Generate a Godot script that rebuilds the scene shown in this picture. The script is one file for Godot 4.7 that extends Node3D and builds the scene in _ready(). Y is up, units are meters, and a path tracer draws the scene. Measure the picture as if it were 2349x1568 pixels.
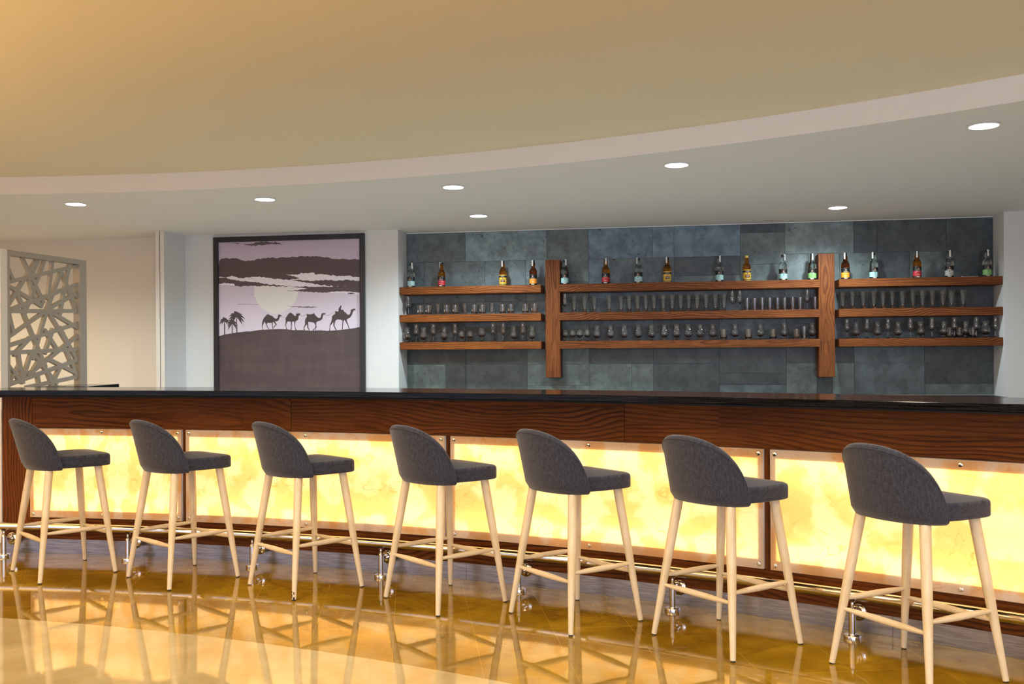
extends Node3D
# A curved hotel bar with backlit onyx fronts, seven stools, a slate back wall with floating shelves and a desert picture.
# World: metres, y up; the camera stands at x = 0, z = 0 and looks towards -z.

const BAR := Vector2(-4.5012, -4.1489)      # centre of the bar's arc in plan: x, depth (depth = -z)
const R_TOP := 10.066                       # countertop front edge
const R_KICK := 10.409                      # kickplate face
const R_WOOD := 10.375                      # timber front
const COUNTER_Y := 1.0593
const SOFFIT := Vector2(-5.5193, -3.7516)
const R_SOFFIT := 13.393
const LOW_Y := 2.90
const HIGH_Y := 3.075
const WALL_TURN := -0.1730                  # the back wall runs at this angle to the picture plane
const WALL_AT := Vector3(0, 0, -12.317)     # the front plane of the shelves

var mats := {}
var used := {}
var rng := RandomNumberGenerator.new()

# ---------------------------------------------------------------- mesh builder
class Shape:
	var v := PackedVector3Array()
	var n := PackedVector3Array()
	var uv := PackedVector2Array()

	func tri(a: Vector3, b: Vector3, c: Vector3, na: Vector3, nb: Vector3, nc: Vector3, ua := Vector2.ZERO, ub := Vector2.ZERO, uc := Vector2.ZERO) -> void:
		var g := (b - a).cross(c - a)
		if g.length_squared() < 1e-18:
			return
		if g.dot(na + nb + nc) > 0.0:      # front faces run clockwise
			v.append(a); v.append(c); v.append(b)
			n.append(na); n.append(nc); n.append(nb)
			uv.append(ua); uv.append(uc); uv.append(ub)
		else:
			v.append(a); v.append(b); v.append(c)
			n.append(na); n.append(nb); n.append(nc)
			uv.append(ua); uv.append(ub); uv.append(uc)

	func quad(a: Vector3, b: Vector3, c: Vector3, d: Vector3, nn: Vector3, ua := Vector2.ZERO, ub := Vector2.ZERO, uc := Vector2.ZERO, ud := Vector2.ZERO) -> void:
		tri(a, b, c, nn, nn, nn, ua, ub, uc)
		tri(a, c, d, nn, nn, nn, ua, uc, ud)

	# rows of points with smooth normals; side = +1 or -1 picks the outside
	func grid(p: Array, side: float, close_rows := false, uvs: Array = []) -> void:
		var rows := p.size()
		var cols: int = p[0].size()
		var nn := []
		for i in rows:
			var line := PackedVector3Array()
			for j in cols:
				var i0 := maxi(i - 1, 0)
				var i1 := mini(i + 1, rows - 1)
				var j0 := maxi(j - 1, 0)
				var j1 := mini(j + 1, cols - 1)
				if close_rows and (j == 0 or j == cols - 1):
					j0 = cols - 2
					j1 = 1
				var a: Vector3 = p[i1][j] - p[i0][j]
				var b: Vector3 = p[i][j1] - p[i][j0]
				var k := a.cross(b)
				if k.length_squared() < 1e-16:
					var ii := clampi(i, 1, rows - 2)
					k = (p[ii + 1][j] - p[ii - 1][j]).cross(p[ii][j1] - p[ii][j0])
				line.append(k.normalized() * side)
			nn.append(line)
		for i in rows - 1:
			for j in cols - 1:
				var ua := Vector2(j, i)
				var ub := Vector2(j + 1, i)
				var uc := Vector2(j + 1, i + 1)
				var ud := Vector2(j, i + 1)
				if uvs:
					ua = uvs[i][j]; ub = uvs[i][j + 1]; uc = uvs[i + 1][j + 1]; ud = uvs[i + 1][j]
				tri(p[i][j], p[i][j + 1], p[i + 1][j + 1], nn[i][j], nn[i][j + 1], nn[i + 1][j + 1], ua, ub, uc)
				tri(p[i][j], p[i + 1][j + 1], p[i + 1][j], nn[i][j], nn[i + 1][j + 1], nn[i + 1][j], ua, uc, ud)

	# profiles: arrays of Vector2(radius, y) from bottom to top along the outside; each profile is smooth, profiles meet in sharp edges
	func lathe(profiles: Array, seg := 20, at := Vector3.ZERO) -> void:
		for pr in profiles:
			var m: int = pr.size()
			for i in m - 1:
				var t0: Vector2 = pr[mini(i + 1, m - 1)] - pr[maxi(i - 1, 0)]
				var t1: Vector2 = pr[mini(i + 2, m - 1)] - pr[i]
				var n0 := Vector2(t0.y, -t0.x).normalized()
				var n1 := Vector2(t1.y, -t1.x).normalized()
				for j in seg:
					var a := TAU * j / seg
					var b := TAU * (j + 1) / seg
					var da := Vector3(cos(a), 0, sin(a))
					var db := Vector3(cos(b), 0, sin(b))
					var p: Vector2 = pr[i]
					var q: Vector2 = pr[i + 1]
					var up := Vector3.UP
					var A := at + da * p.x + up * p.y
					var B := at + db * p.x + up * p.y
					var C := at + db * q.x + up * q.y
					var D := at + da * q.x + up * q.y
					var u0 := float(j) / seg
					var u1 := float(j + 1) / seg
					tri(A, B, C, da * n0.x + up * n0.y, db * n0.x + up * n0.y, db * n1.x + up * n1.y, Vector2(u0, p.y), Vector2(u1, p.y), Vector2(u1, q.y))
					tri(A, C, D, da * n0.x + up * n0.y, db * n1.x + up * n1.y, da * n1.x + up * n1.y, Vector2(u0, p.y), Vector2(u1, q.y), Vector2(u0, q.y))

	func tube(path: PackedVector3Array, radii: PackedFloat32Array, seg := 12, caps := true) -> void:
		var ref := Vector3.UP if absf((path[1] - path[0]).normalized().y) < 0.9 else Vector3.RIGHT
		var rings := []
		var norms := []
		var m := path.size()
		var run := 0.0
		var lens := []
		for i in m:
			var t := (path[mini(i + 1, m - 1)] - path[maxi(i - 1, 0)]).normalized()
			var x := ref.cross(t).normalized()
			var y := t.cross(x)
			if i:
				run += path[i].distance_to(path[i - 1])
			lens.append(run)
			var ring := PackedVector3Array()
			var nor := PackedVector3Array()
			for j in seg + 1:
				var a := TAU * j / seg
				var d := x * cos(a) + y * sin(a)
				ring.append(path[i] + d * radii[i])
				nor.append(d)
			rings.append(ring)
			norms.append(nor)
		for i in m - 1:
			for j in seg:
				var u0 := float(j) / seg * 0.12
				var u1 := float(j + 1) / seg * 0.12
				tri(rings[i][j], rings[i][j + 1], rings[i + 1][j + 1], norms[i][j], norms[i][j + 1], norms[i + 1][j + 1], Vector2(lens[i], u0), Vector2(lens[i], u1), Vector2(lens[i + 1], u1))
				tri(rings[i][j], rings[i + 1][j + 1], rings[i + 1][j], norms[i][j], norms[i + 1][j + 1], norms[i + 1][j], Vector2(lens[i], u0), Vector2(lens[i + 1], u1), Vector2(lens[i + 1], u0))
		if caps:
			for e in [0, m - 1]:
				var t := (path[1] - path[0]).normalized() * -1.0 if e == 0 else (path[m - 1] - path[m - 2]).normalized()
				for j in seg:
					tri(path[e], rings[e][j], rings[e][j + 1], t, t, t)

	# a box with chamfered edges; grain: which axis the texture's u runs along
	func box(lo: Vector3, hi: Vector3, c := 0.0, grain := 0, off := Vector2.ZERO) -> void:
		var e := [lo, hi]
		var uvof := func(p: Vector3, ax: int) -> Vector2:
			var o := [0, 1, 2]
			o.erase(ax)
			if ax == grain:
				return Vector2(p[o[0]], p[o[1]]) + off
			var w: int = o[0] if o[1] == grain else o[1]
			return Vector2(p[grain], p[w] + (0.31 * ax if ax != 2 else 0.0)) + off
		var P := func(sx: int, sy: int, sz: int, ax: int) -> Vector3:
			var p := Vector3(e[sx].x, e[sy].y, e[sz].z)
			var s := [sx, sy, sz]
			for k in 3:
				if k != ax:
					p[k] += c if s[k] == 0 else -c
			return p
		for ax in 3:
			for s in 2:
				var nn := Vector3.ZERO
				nn[ax] = 1.0 if s else -1.0
				var q := []
				for k in [[0, 0], [1, 0], [1, 1], [0, 1]]:
					var idx := [k[0], k[0], k[0]]
					var o := [0, 1, 2]
					o.erase(ax)
					idx[ax] = s
					idx[o[0]] = k[0]
					idx[o[1]] = k[1]
					q.append(P.call(idx[0], idx[1], idx[2], ax))
				quad(q[0], q[1], q[2], q[3], nn, uvof.call(q[0], ax), uvof.call(q[1], ax), uvof.call(q[2], ax), uvof.call(q[3], ax))
		if c <= 0.0:
			return
		for ax in 3:                       # the edges that run along axis ax
			var o := [0, 1, 2]
			o.erase(ax)
			for s in 2:
				for t in 2:
					var ends := []
					for z in 2:
						var idx := [0, 0, 0]
						idx[ax] = z
						idx[o[0]] = s
						idx[o[1]] = t
						var a: Vector3 = P.call(idx[0], idx[1], idx[2], o[0])
						var b: Vector3 = P.call(idx[0], idx[1], idx[2], o[1])
						ends.append([a, b])
					var nn := Vector3.ZERO
					nn[o[0]] = 0.7071 if s else -0.7071
					nn[o[1]] = 0.7071 if t else -0.7071
					quad(ends[0][0], ends[1][0], ends[1][1], ends[0][1], nn, uvof.call(ends[0][0], o[0]), uvof.call(ends[1][0], o[0]), uvof.call(ends[1][1], o[0]), uvof.call(ends[0][1], o[0]))
		for sx in 2:
			for sy in 2:
				for sz in 2:
					var nn := Vector3(1 if sx else -1, 1 if sy else -1, 1 if sz else -1).normalized()
					tri(P.call(sx, sy, sz, 0), P.call(sx, sy, sz, 1), P.call(sx, sy, sz, 2), nn, nn, nn)

	# a profile of Vector2(radius, y), counter-clockwise, swept round a plan centre from a0 to a1 degrees
	func sweep(c: Vector2, prof: PackedVector2Array, a0: float, a1: float, steps: int, off := Vector2.ZERO, vertical_grain := false) -> void:
		var m := prof.size()
		for k in m:
			var p := prof[k]
			var q := prof[(k + 1) % m]
			var e := q - p
			var nr := Vector2(e.y, -e.x).normalized()
			for i in steps:
				var a := deg_to_rad(lerpf(a0, a1, float(i) / steps))
				var b := deg_to_rad(lerpf(a0, a1, float(i + 1) / steps))
				var da := Vector3(sin(a), 0, -cos(a))
				var db := Vector3(sin(b), 0, -cos(b))
				var o := Vector3(c.x, 0, -c.y)
				var A := o + da * p.x + Vector3.UP * p.y
				var B := o + db * p.x + Vector3.UP * p.y
				var C := o + db * q.x + Vector3.UP * q.y
				var D := o + da * q.x + Vector3.UP * q.y
				var na := da * nr.x + Vector3.UP * nr.y
				var nb := db * nr.x + Vector3.UP * nr.y
				var ha := a * prof[0].x
				var hb := b * prof[0].x
				var flat := absf(e.y) < absf(e.x)
				var vp := p.x if flat else p.y
				var vq := q.x if flat else q.y
				var t := [Vector2(ha, vp), Vector2(hb, vp), Vector2(hb, vq), Vector2(ha, vq)]
				for z in 4:
					t[z] = (Vector2(t[z].y, t[z].x) if vertical_grain else t[z]) + off
				tri(A, B, C, na, nb, nb, t[0], t[1], t[2])
				tri(A, C, D, na, nb, na, t[0], t[2], t[3])
		var idx := Geometry2D.triangulate_polygon(prof)
		for end in 2:
			var a := deg_to_rad(a1 if end else a0)
			var d := Vector3(sin(a), 0, -cos(a))
			var nn := Vector3(cos(a), 0, sin(a)) * (1.0 if end else -1.0)
			var o := Vector3(c.x, 0, -c.y)
			for k in range(0, idx.size(), 3):
				var w := []
				for z in 3:
					w.append(o + d * prof[idx[k + z]].x + Vector3.UP * prof[idx[k + z]].y)
				tri(w[0], w[1], w[2], nn, nn, nn, prof[idx[k]], prof[idx[k + 1]], prof[idx[k + 2]])

	# a flat horizontal polygon (x, z) at height y
	func sheet(poly: PackedVector2Array, y: float, up: float) -> void:
		var idx := Geometry2D.triangulate_polygon(poly)
		for k in range(0, idx.size(), 3):
			var w := []
			for z in 3:
				w.append(Vector3(poly[idx[k + z]].x, y, poly[idx[k + z]].y))
			tri(w[0], w[1], w[2], Vector3.UP * up, Vector3.UP * up, Vector3.UP * up, poly[idx[k]], poly[idx[k + 1]], poly[idx[k + 2]])

	func mesh() -> ArrayMesh:
		var a := []
		a.resize(Mesh.ARRAY_MAX)
		a[Mesh.ARRAY_VERTEX] = v
		a[Mesh.ARRAY_NORMAL] = n
		a[Mesh.ARRAY_TEX_UV] = uv
		var m := ArrayMesh.new()
		m.add_surface_from_arrays(Mesh.PRIMITIVE_TRIANGLES, a)
		return m

# ---------------------------------------------------------------- naming and nodes
func numbered(called: String) -> String:
	used[called] = used.get(called, -1) + 1
	return called if used[called] == 0 else "%s_%03d" % [called, used[called]]

func tag(o: Node3D, label: String, category: String, group := "") -> void:
	o.set_meta("label", label)
	o.set_meta("category", category)
	if group:
		o.set_meta("group", group)

func thing(called: String, label: String, category: String, at := Vector3.ZERO, turn := 0.0, group := "") -> Node3D:
	var o := Node3D.new()
	o.name = numbered(called)
	add_child(o)
	o.position = at
	o.rotation.y = turn
	tag(o, label, category, group)
	return o

func part(called: String, shape: Variant, m: Material, parent: Node) -> MeshInstance3D:
	var o := MeshInstance3D.new()
	o.name = called if parent != self else numbered(called)
	o.mesh = shape.mesh() if shape is Shape else shape
	o.material_override = m
	o.cast_shadow = GeometryInstance3D.SHADOW_CASTING_SETTING_ON
	parent.add_child(o, true)
	return o

func structure(called: String, at := Vector3.ZERO, turn := 0.0) -> Node3D:
	var o := Node3D.new()
	o.name = called
	o.set_meta("kind", "structure")
	add_child(o)
	o.position = at
	o.rotation.y = turn
	return o

func bar_at(r: float, deg: float, y := 0.0) -> Vector3:
	var a := deg_to_rad(deg)
	return Vector3(BAR.x + r * sin(a), y, -(BAR.y + r * cos(a)))

# ---------------------------------------------------------------- materials
func noise(s: int, freq: float, oct := 3, ridged := false) -> FastNoiseLite:
	var f := FastNoiseLite.new()
	f.seed = s
	f.noise_type = FastNoiseLite.TYPE_SIMPLEX_SMOOTH
	f.frequency = freq
	f.fractal_type = FastNoiseLite.FRACTAL_RIDGED if ridged else FastNoiseLite.FRACTAL_FBM
	f.fractal_octaves = oct
	return f

func tex(im: Image) -> ImageTexture:
	return ImageTexture.create_from_image(im)

func mat(called: String, c: Color, rough: float, metal := 0.0, spec := 0.5) -> StandardMaterial3D:
	var m := StandardMaterial3D.new()
	m.resource_name = called
	m.albedo_color = c
	m.roughness = rough
	m.metallic = metal
	m.metallic_specular = spec
	mats[called] = m
	return m

func lin(r: float, g: float, b: float) -> Color:
	return Color(r, g, b).linear_to_srgb()

# seamless noise picture as bytes 0..255
func field(f: FastNoiseLite, w: int, h: int) -> PackedByteArray:
	var im := f.get_seamless_image(w, h, false, false, 0.12, true)
	im.convert(Image.FORMAT_L8)
	return im.get_data()

func paint(w: int, h: int, pick: Callable) -> Image:
	var data := PackedByteArray()
	data.resize(w * h * 3)
	var k := 0
	for y in h:
		for x in w:
			var c: Color = pick.call(x, y)
			data[k] = c.r8
			data[k + 1] = c.g8
			data[k + 2] = c.b8
			k += 3
	return Image.create_from_data(w, h, false, Image.FORMAT_RGB8, data)

func wood_picture() -> Image:
	# 4 m along the grain by 0.5 m across: flat-sawn ash, stained brown
	var w := 2048
	var h := 256
	var bend := noise(11, 1.0, 2)
	var pore := noise(12, 1.0, 2)
	var tone := noise(13, 1.0, 2)
	var light := Color8(152, 96, 52)
	var dark := Color8(68, 37, 18)
	return paint(w, h, func(x: int, y: int) -> Color:
		var u := x * 4.0 / w
		var v := y * 0.5 / h - 0.25
		var wob := bend.get_noise_2d(u * 0.9, v * 2.0)
		var off := absf(v + 0.035 * sin(u * 1.7) + 0.03 * wob)
		var ring := sqrt(off * off * 1.6 + pow(0.045 + 0.07 * bend.get_noise_2d(u * 0.75 + 40.0, 0.3), 2.0) + 0.0004) * 34.0 + wob * 1.3 + bend.get_noise_2d(u * 1.8, v * 14.0) * 0.3
		var f := ring - floorf(ring)
		var line := smoothstep(0.35, 0.86, f) * (1.0 - smoothstep(0.9, 1.0, f))
		var fine := pore.get_noise_2d(u * 7.0, v * 520.0)
		var bold := clampf(0.5 + 0.6 * tone.get_noise_2d(u * 0.6 + 9.0, v * 1.5), 0.15, 0.85)
		var t := clampf(0.8 * bold * line + 0.3 * fine + 0.2 * tone.get_noise_2d(u * 0.8, v * 6.0) + 0.25, 0.0, 1.0)
		return light.lerp(dark, t))

func slate_picture() -> Image:
	var w := 512
	var a := field(noise(21, 0.006, 4), w, w)
	var b := field(noise(22, 0.02, 4), w, w)
	var vein := field(noise(23, 0.0075, 3, true), w, w)
	var spot := field(noise(24, 0.045, 2), w, w)
	var fleck := field(noise(26, 0.035, 3), w, w)
	return paint(w, w, func(x: int, y: int) -> Color:
		var k := y * w + x
		var t: float = a[k] / 255.0 * 0.6 + b[k] / 255.0 * 0.4
		var g := lerpf(0.66, 0.94, smoothstep(0.1, 0.9, t))
		var ve: float = smoothstep(0.95, 1.0, vein[k] / 255.0) * smoothstep(0.45, 0.7, b[k] / 255.0)
		var sp: float = maxf(smoothstep(0.84, 0.9, spot[k] / 255.0), smoothstep(0.84, 0.92, fleck[k] / 255.0))
		g = g * (1.0 - 0.5 * sp) + ve * 0.4
		return Color(g * 0.96, g, g * 0.99))

func onyx_picture(s: int) -> Image:
	# book-matched cream onyx with honey clouds and fine brown veins
	var w := 512
	var h := 256
	var cloud := noise(s, 0.009, 4)
	var line := noise(s + 1, 0.008, 3)
	var web := noise(s + 2, 0.017, 3)
	return paint(w, h, func(x: int, y: int) -> Color:
		var xx := absf(x - w * 0.58) * 1.55
		var wx := xx + 16.0 * cloud.get_noise_2d(y * 1.7 + 300.0, xx * 1.7)
		var c := smoothstep(0.28, 0.78, 0.5 + 0.9 * cloud.get_noise_2d(wx, y))
		var v1 := 1.0 - smoothstep(0.0, 0.035, absf(line.get_noise_2d(wx, y)))
		var v2 := 1.0 - smoothstep(0.0, 0.045, absf(web.get_noise_2d(xx + 70.0, y)))
		var patch := smoothstep(-0.1, 0.4, cloud.get_noise_2d(xx * 0.7 + 500.0, y * 0.7))
		var base := Color(0.95, 0.88, 0.80).lerp(Color(0.93, 0.77, 0.57), c)
		return base.lerp(Color(0.84, 0.55, 0.32), clampf((v1 * 0.42 + v2 * 0.26) * (0.35 + 0.65 * patch), 0.0, 0.7)))

func floor_picture(s: int, spread: float) -> Image:
	var w := 512
	var a := field(noise(s, 0.008, 4), w, w)
	var b := field(noise(s + 1, 0.03, 4), w, w)
	var c := field(noise(s + 2, 0.11, 2), w, w)
	return paint(w, w, func(x: int, y: int) -> Color:
		var k := y * w + x
		var t: float = a[k] / 255.0 * 0.6 + b[k] / 255.0 * 0.3 + c[k] / 255.0 * 0.1
		var fleck: float = smoothstep(0.9, 0.97, c[k] / 255.0) * 0.25
		var g := lerpf(1.0 - spread, 1.0, t)
		return Color(g, g * lerpf(0.94, 1.0, t), g * lerpf(0.8, 1.0, t)).lerp(Color(0.8, 0.7, 0.5), fleck * spread))

func velvet_picture() -> Image:
	var w := 256
	var f := noise(51, 1.0, 3)
	return paint(w, w, func(x: int, y: int) -> Color:
		var t := f.get_noise_2d(x * 0.5, y * 0.13) * 0.45 + f.get_noise_2d(x * 0.08 + 90.0, y * 0.04) * 0.25
		var g := clampf(0.74 + 0.62 * t, 0.0, 1.0)
		return Color(g, g * 0.985, g))

func steel_picture() -> Image:
	var w := 256
	var f := noise(61, 1.0, 3)
	return paint(w, w, func(x: int, y: int) -> Color:
		var g := clampf(0.82 + 0.18 * f.get_noise_2d(x * 0.02, y * 0.9), 0.0, 1.0)
		return Color(g, g, g))

func stone_picture() -> Image:
	var w := 512
	var f := noise(71, 1.0, 3)
	return paint(w, w, func(x: int, y: int) -> Color:
		var g := clampf(0.5 + 0.5 * f.get_noise_2d(x * 0.012, y * 0.32) + 0.25 * f.get_noise_2d(x * 0.3, y * 0.3), 0.0, 1.0)
		return Color(g, g, g))

func heights(f: FastNoiseLite, w: int) -> ImageTexture:
	var im := f.get_seamless_image(w, w, false, false, 0.15, true)
	im.convert(Image.FORMAT_L8)
	return tex(im)

func make_materials() -> void:
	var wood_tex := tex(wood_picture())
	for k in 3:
		var m := mat(["wood", "wood_shaded", "wood_amber"][k], [Color(0.95, 0.88, 0.85), Color(0.80, 0.72, 0.54), Color(1.0, 0.92, 0.80)][k], 0.45, 0.0, 0.25)  # second tint: same timber, with the bar's dimmer light put into the colour
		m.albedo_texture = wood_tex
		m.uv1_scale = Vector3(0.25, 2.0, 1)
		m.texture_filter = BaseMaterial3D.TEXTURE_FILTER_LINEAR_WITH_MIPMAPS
	var slate := tex(slate_picture())
	var rough := heights(noise(25, 0.02, 4), 512)
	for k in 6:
		var m := mat("slate_%d" % k, [lin(.20, .24, .26), lin(.34, .43, .48), lin(.105, .115, .117), lin(.22, .255, .245), lin(.25, .335, .43), lin(.33, .38, .38)][k], 0.42)  # slab tones vary; the paler ones also carry painted lamp brightness
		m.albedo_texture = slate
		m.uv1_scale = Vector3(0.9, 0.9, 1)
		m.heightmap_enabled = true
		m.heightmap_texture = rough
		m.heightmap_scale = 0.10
	mat("paint", lin(.70, .70, .69), 0.85, 0.0, 0.3)
	mat("cream_paint", lin(.72, .68, .61), 0.85, 0.0, 0.3)
	mat("ceiling_paint", lin(.80, .785, .76), 0.9, 0.0, 0.2)
	mat("upper_paint", lin(.80, .71, .52), 0.9, 0.0, 0.2)
	mat("tan_plaster", lin(.50, .38, .22), 0.85, 0.0, 0.3)
	mat("grout", lin(.05, .052, .05), 0.9)
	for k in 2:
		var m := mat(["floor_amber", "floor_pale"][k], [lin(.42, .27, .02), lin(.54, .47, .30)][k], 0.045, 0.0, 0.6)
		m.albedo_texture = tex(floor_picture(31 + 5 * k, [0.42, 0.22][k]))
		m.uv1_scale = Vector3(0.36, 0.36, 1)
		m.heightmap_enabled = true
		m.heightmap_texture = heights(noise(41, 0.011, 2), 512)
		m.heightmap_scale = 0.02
	mat("joint", lin(.48, .32, .06), 0.1)
	mat("floor_grey", lin(.34, .31, .27), 0.5)
	var steel := mat("brushed_steel", lin(.56, .55, .57), 0.32, 1.0)
	steel.albedo_texture = tex(steel_picture())
	mat("polished_steel", lin(.72, .70, .68), 0.12, 1.0)
	var alu := mat("aluminium", lin(.74, .74, .73), 0.45, 0.35)
	alu.rim_enabled = false
	var stone := mat("black_stone", lin(.03, .029, .031), 0.1, 0.0, 0.2)
	stone.albedo_texture = tex(stone_picture())
	stone.uv1_scale = Vector3(0.5, 1.3, 1)
	mat("stone_seam", lin(.3, .3, .3), 0.4)
	mat("dark_board", lin(.012, .012, .013), 0.6)
	var velvet := mat("velvet", lin(.068, .076, .108), 0.95, 0.0, 0.2)
	velvet.albedo_texture = tex(velvet_picture())
	velvet.uv1_scale = Vector3(3.0, 3.0, 1)
	velvet.rim_enabled = true
	velvet.rim = 0.9
	velvet.rim_tint = 0.3
	var birch := mat("birch", lin(.74, .67, .54), 0.45)
	birch.albedo_texture = tex(floor_picture(81, 0.12))
	birch.uv1_scale = Vector3(0.8, 6.0, 1)
	mat("black_rubber", lin(.015, .014, .013), 0.7)
	mat("frame_black", lin(.014, .017, .024), 0.35)
	mat("taupe", lin(.36, .335, .285), 0.6)
	mat("cream_edge", lin(.75, .73, .68), 0.6)
	mat("white_board", lin(.85, .85, .84), 0.8)
	mat("white_trim", lin(.82, .82, .82), 0.4)
	var glass := mat("clear_glass", Color(1, 1, 1, 0.0), 0.01)
	glass.transparency = BaseMaterial3D.TRANSPARENCY_ALPHA
	for k in 3:
		var g := mat(["bottle_clear", "bottle_amber", "bottle_dark"][k], [Color(0.93, 0.96, 0.95, 0.0), Color(0.93, 0.54, 0.10, 0.0), Color(0.66, 0.28, 0.07, 0.0)][k], 0.02)
		g.refraction_enabled = true
		g.refraction_scale = 0.04
	var tg := mat("table_glass", Color(1, 1, 1, 0.0), 0.05)
	tg.refraction_enabled = true
	tg.refraction_scale = 0.05
	mat("cap_black", lin(.012, .012, .013), 0.3)
	mat("cap_gold", lin(.75, .58, .12), 0.35)
	mat("stamp", lin(.75, .74, .70), 0.7)
	mat("foil", lin(.75, .75, .76), 0.25, 1.0)
	for k in 4:
		var o := mat("onyx_%d" % k, Color(1, 1, 1), 0.22)
		o.albedo_texture = tex(onyx_picture(101 + 7 * k))
		o.backlight_enabled = true
		o.backlight = Color(1, 1, 1)
	var lamp := mat("lamp_glow", Color(1, 1, 1), 0.5)
	lamp.emission_enabled = true
	lamp.emission = Color(0.97, 1.0, 0.99)
	lamp.emission_energy_multiplier = 40.0
	var warm := mat("added_lamp_warm", Color(1, 1, 1), 0.5)  # glow of the added floor uplights
	warm.emission_enabled = true
	warm.emission = Color(1.0, 0.85, 0.6)
	warm.emission_energy_multiplier = 5.0

# ---------------------------------------------------------------- camera and light
func set_camera_and_light() -> void:
	var cam := Camera3D.new()
	cam.name = "camera"
	add_child(cam)
	cam.position = Vector3(0, 1.26, 0)
	cam.rotation = Vector3(0, 0, -0.00622)
	var near := 0.05
	cam.projection = Camera3D.PROJECTION_FRUSTUM
	cam.near = near
	cam.far = 60.0
	cam.size = near * 1568.0 / 2195.0          # a level lens, shifted up a little
	cam.frustum_offset = Vector2(0, near * 28.0 / 2195.0)
	cam.current = true
	var env := Environment.new()
	env.background_mode = Environment.BG_COLOR
	env.background_color = Color(0.62, 0.72, 0.9)
	env.tonemap_mode = Environment.TONE_MAPPER_LINEAR
	env.tonemap_exposure = 1.0
	env.sdfgi_enabled = true
	env.ssao_enabled = true
	env.ssil_enabled = true
	var we := WorldEnvironment.new()
	we.name = "environment"
	we.environment = env
	add_child(we)
	# daylight through the windows behind the camera and in the left wall: one soft light in each opening
	for w in windows:
		var l := AreaLight3D.new()
		l.name = numbered("window_daylight")
		l.area_size = Vector2(w.wide - 0.2, w.high - 0.2)
		l.light_color = Color(0.80, 0.86, 1.0)
		l.light_energy = w.energy
		l.area_range = 40.0
		l.shadow_enabled = true
		add_child(l)
		l.position = w.at + w.inward * 0.12
		l.look_at_from_position(l.position, l.position + w.inward, Vector3.UP)

var windows := [
	{"at": Vector3(-5.6, 1.55, 6.0), "inward": Vector3(0, 0, -1), "wide": 3.2, "high": 2.5, "energy": 5.0},
	{"at": Vector3(-1.6, 1.55, 6.0), "inward": Vector3(0, 0, -1), "wide": 3.2, "high": 2.5, "energy": 11.0},
	{"at": Vector3(2.4, 1.55, 6.0), "inward": Vector3(0, 0, -1), "wide": 3.2, "high": 2.5, "energy": 24.0},
	{"at": Vector3(-9.5, 1.55, 1.5), "inward": Vector3(1, 0, 0), "wide": 3.2, "high": 2.5, "energy": 5.0},
]

# ---------------------------------------------------------------- the room
func arc_points(c: Vector2, r: float, a0: float, a1: float, steps: int) -> PackedVector2Array:
	var out := PackedVector2Array()
	for i in steps + 1:
		var a := deg_to_rad(lerpf(a0, a1, float(i) / steps))
		out.append(Vector2(c.x + r * sin(a), -(c.y + r * cos(a))))
	return out

func build_floor() -> void:
	var f := structure("floor")
	var edge := 9.01
	var arc := arc_points(BAR, edge, -33.8, 90.0, 90)      # from the left wall round to the camera's right
	var near := PackedVector2Array(arc)
	near.append(Vector2(arc[90].x, 6.2))
	near.append(Vector2(-9.7, 6.2))
	var far := PackedVector2Array(arc)
	far.reverse()
	far.append(Vector2(-9.7, arc[0].y))
	var inner := arc_points(BAR, R_WOOD + 0.17, -29.5, 90.0, 90)
	far.append(Vector2(-9.7, inner[0].y))
	far.append_array(inner)
	far.append(Vector2(inner[90].x, 6.2))
	far.append(Vector2(arc[90].x, 6.2))
	var back := PackedVector2Array(inner)
	back.append(Vector2(inner[90].x, 6.2))
	back.append(Vector2(9.2, 6.2))
	back.append(Vector2(9.2, -15.2))
	back.append(Vector2(-9.7, -15.2))
	back.append(Vector2(-9.7, inner[0].y))
	var s := Shape.new()
	s.sheet(near, 0.0, 1.0)
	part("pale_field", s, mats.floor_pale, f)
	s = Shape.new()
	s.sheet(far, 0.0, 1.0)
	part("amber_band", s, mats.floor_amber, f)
	s = Shape.new()
	s.sheet(back, 0.0, 1.0)
	part("service_floor", s, mats.floor_grey, f)
	s = Shape.new()
	s.box(Vector3(-9.7, -0.2, -15.2), Vector3(9.2, -0.01, 6.2))
	part("slab", s, mats.dark_board, f)
	# scored joints: one set runs away from the camera, 0.362 m apart, the other across
	var turn := deg_to_rad(6.1)
	s = Shape.new()
	s.box(Vector3(-0.0006, 0, -3.2), Vector3(0.0006, 0.0001, 3.2))
	var m := s.mesh()
	for k in range(-6, 9):
		var j := part("joint_line", m, mats.joint, f)
		j.position = Vector3(-0.182 + 0.364 * k, 0.0, -4.35)
		j.rotation.y = turn
	for k in 5:
		var j := part("joint_line", m, mats.joint, f)
		j.position = Vector3(0.0, 0.0, -3.64 - 0.73 * k)
		j.rotation.y = turn - PI / 2

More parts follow.
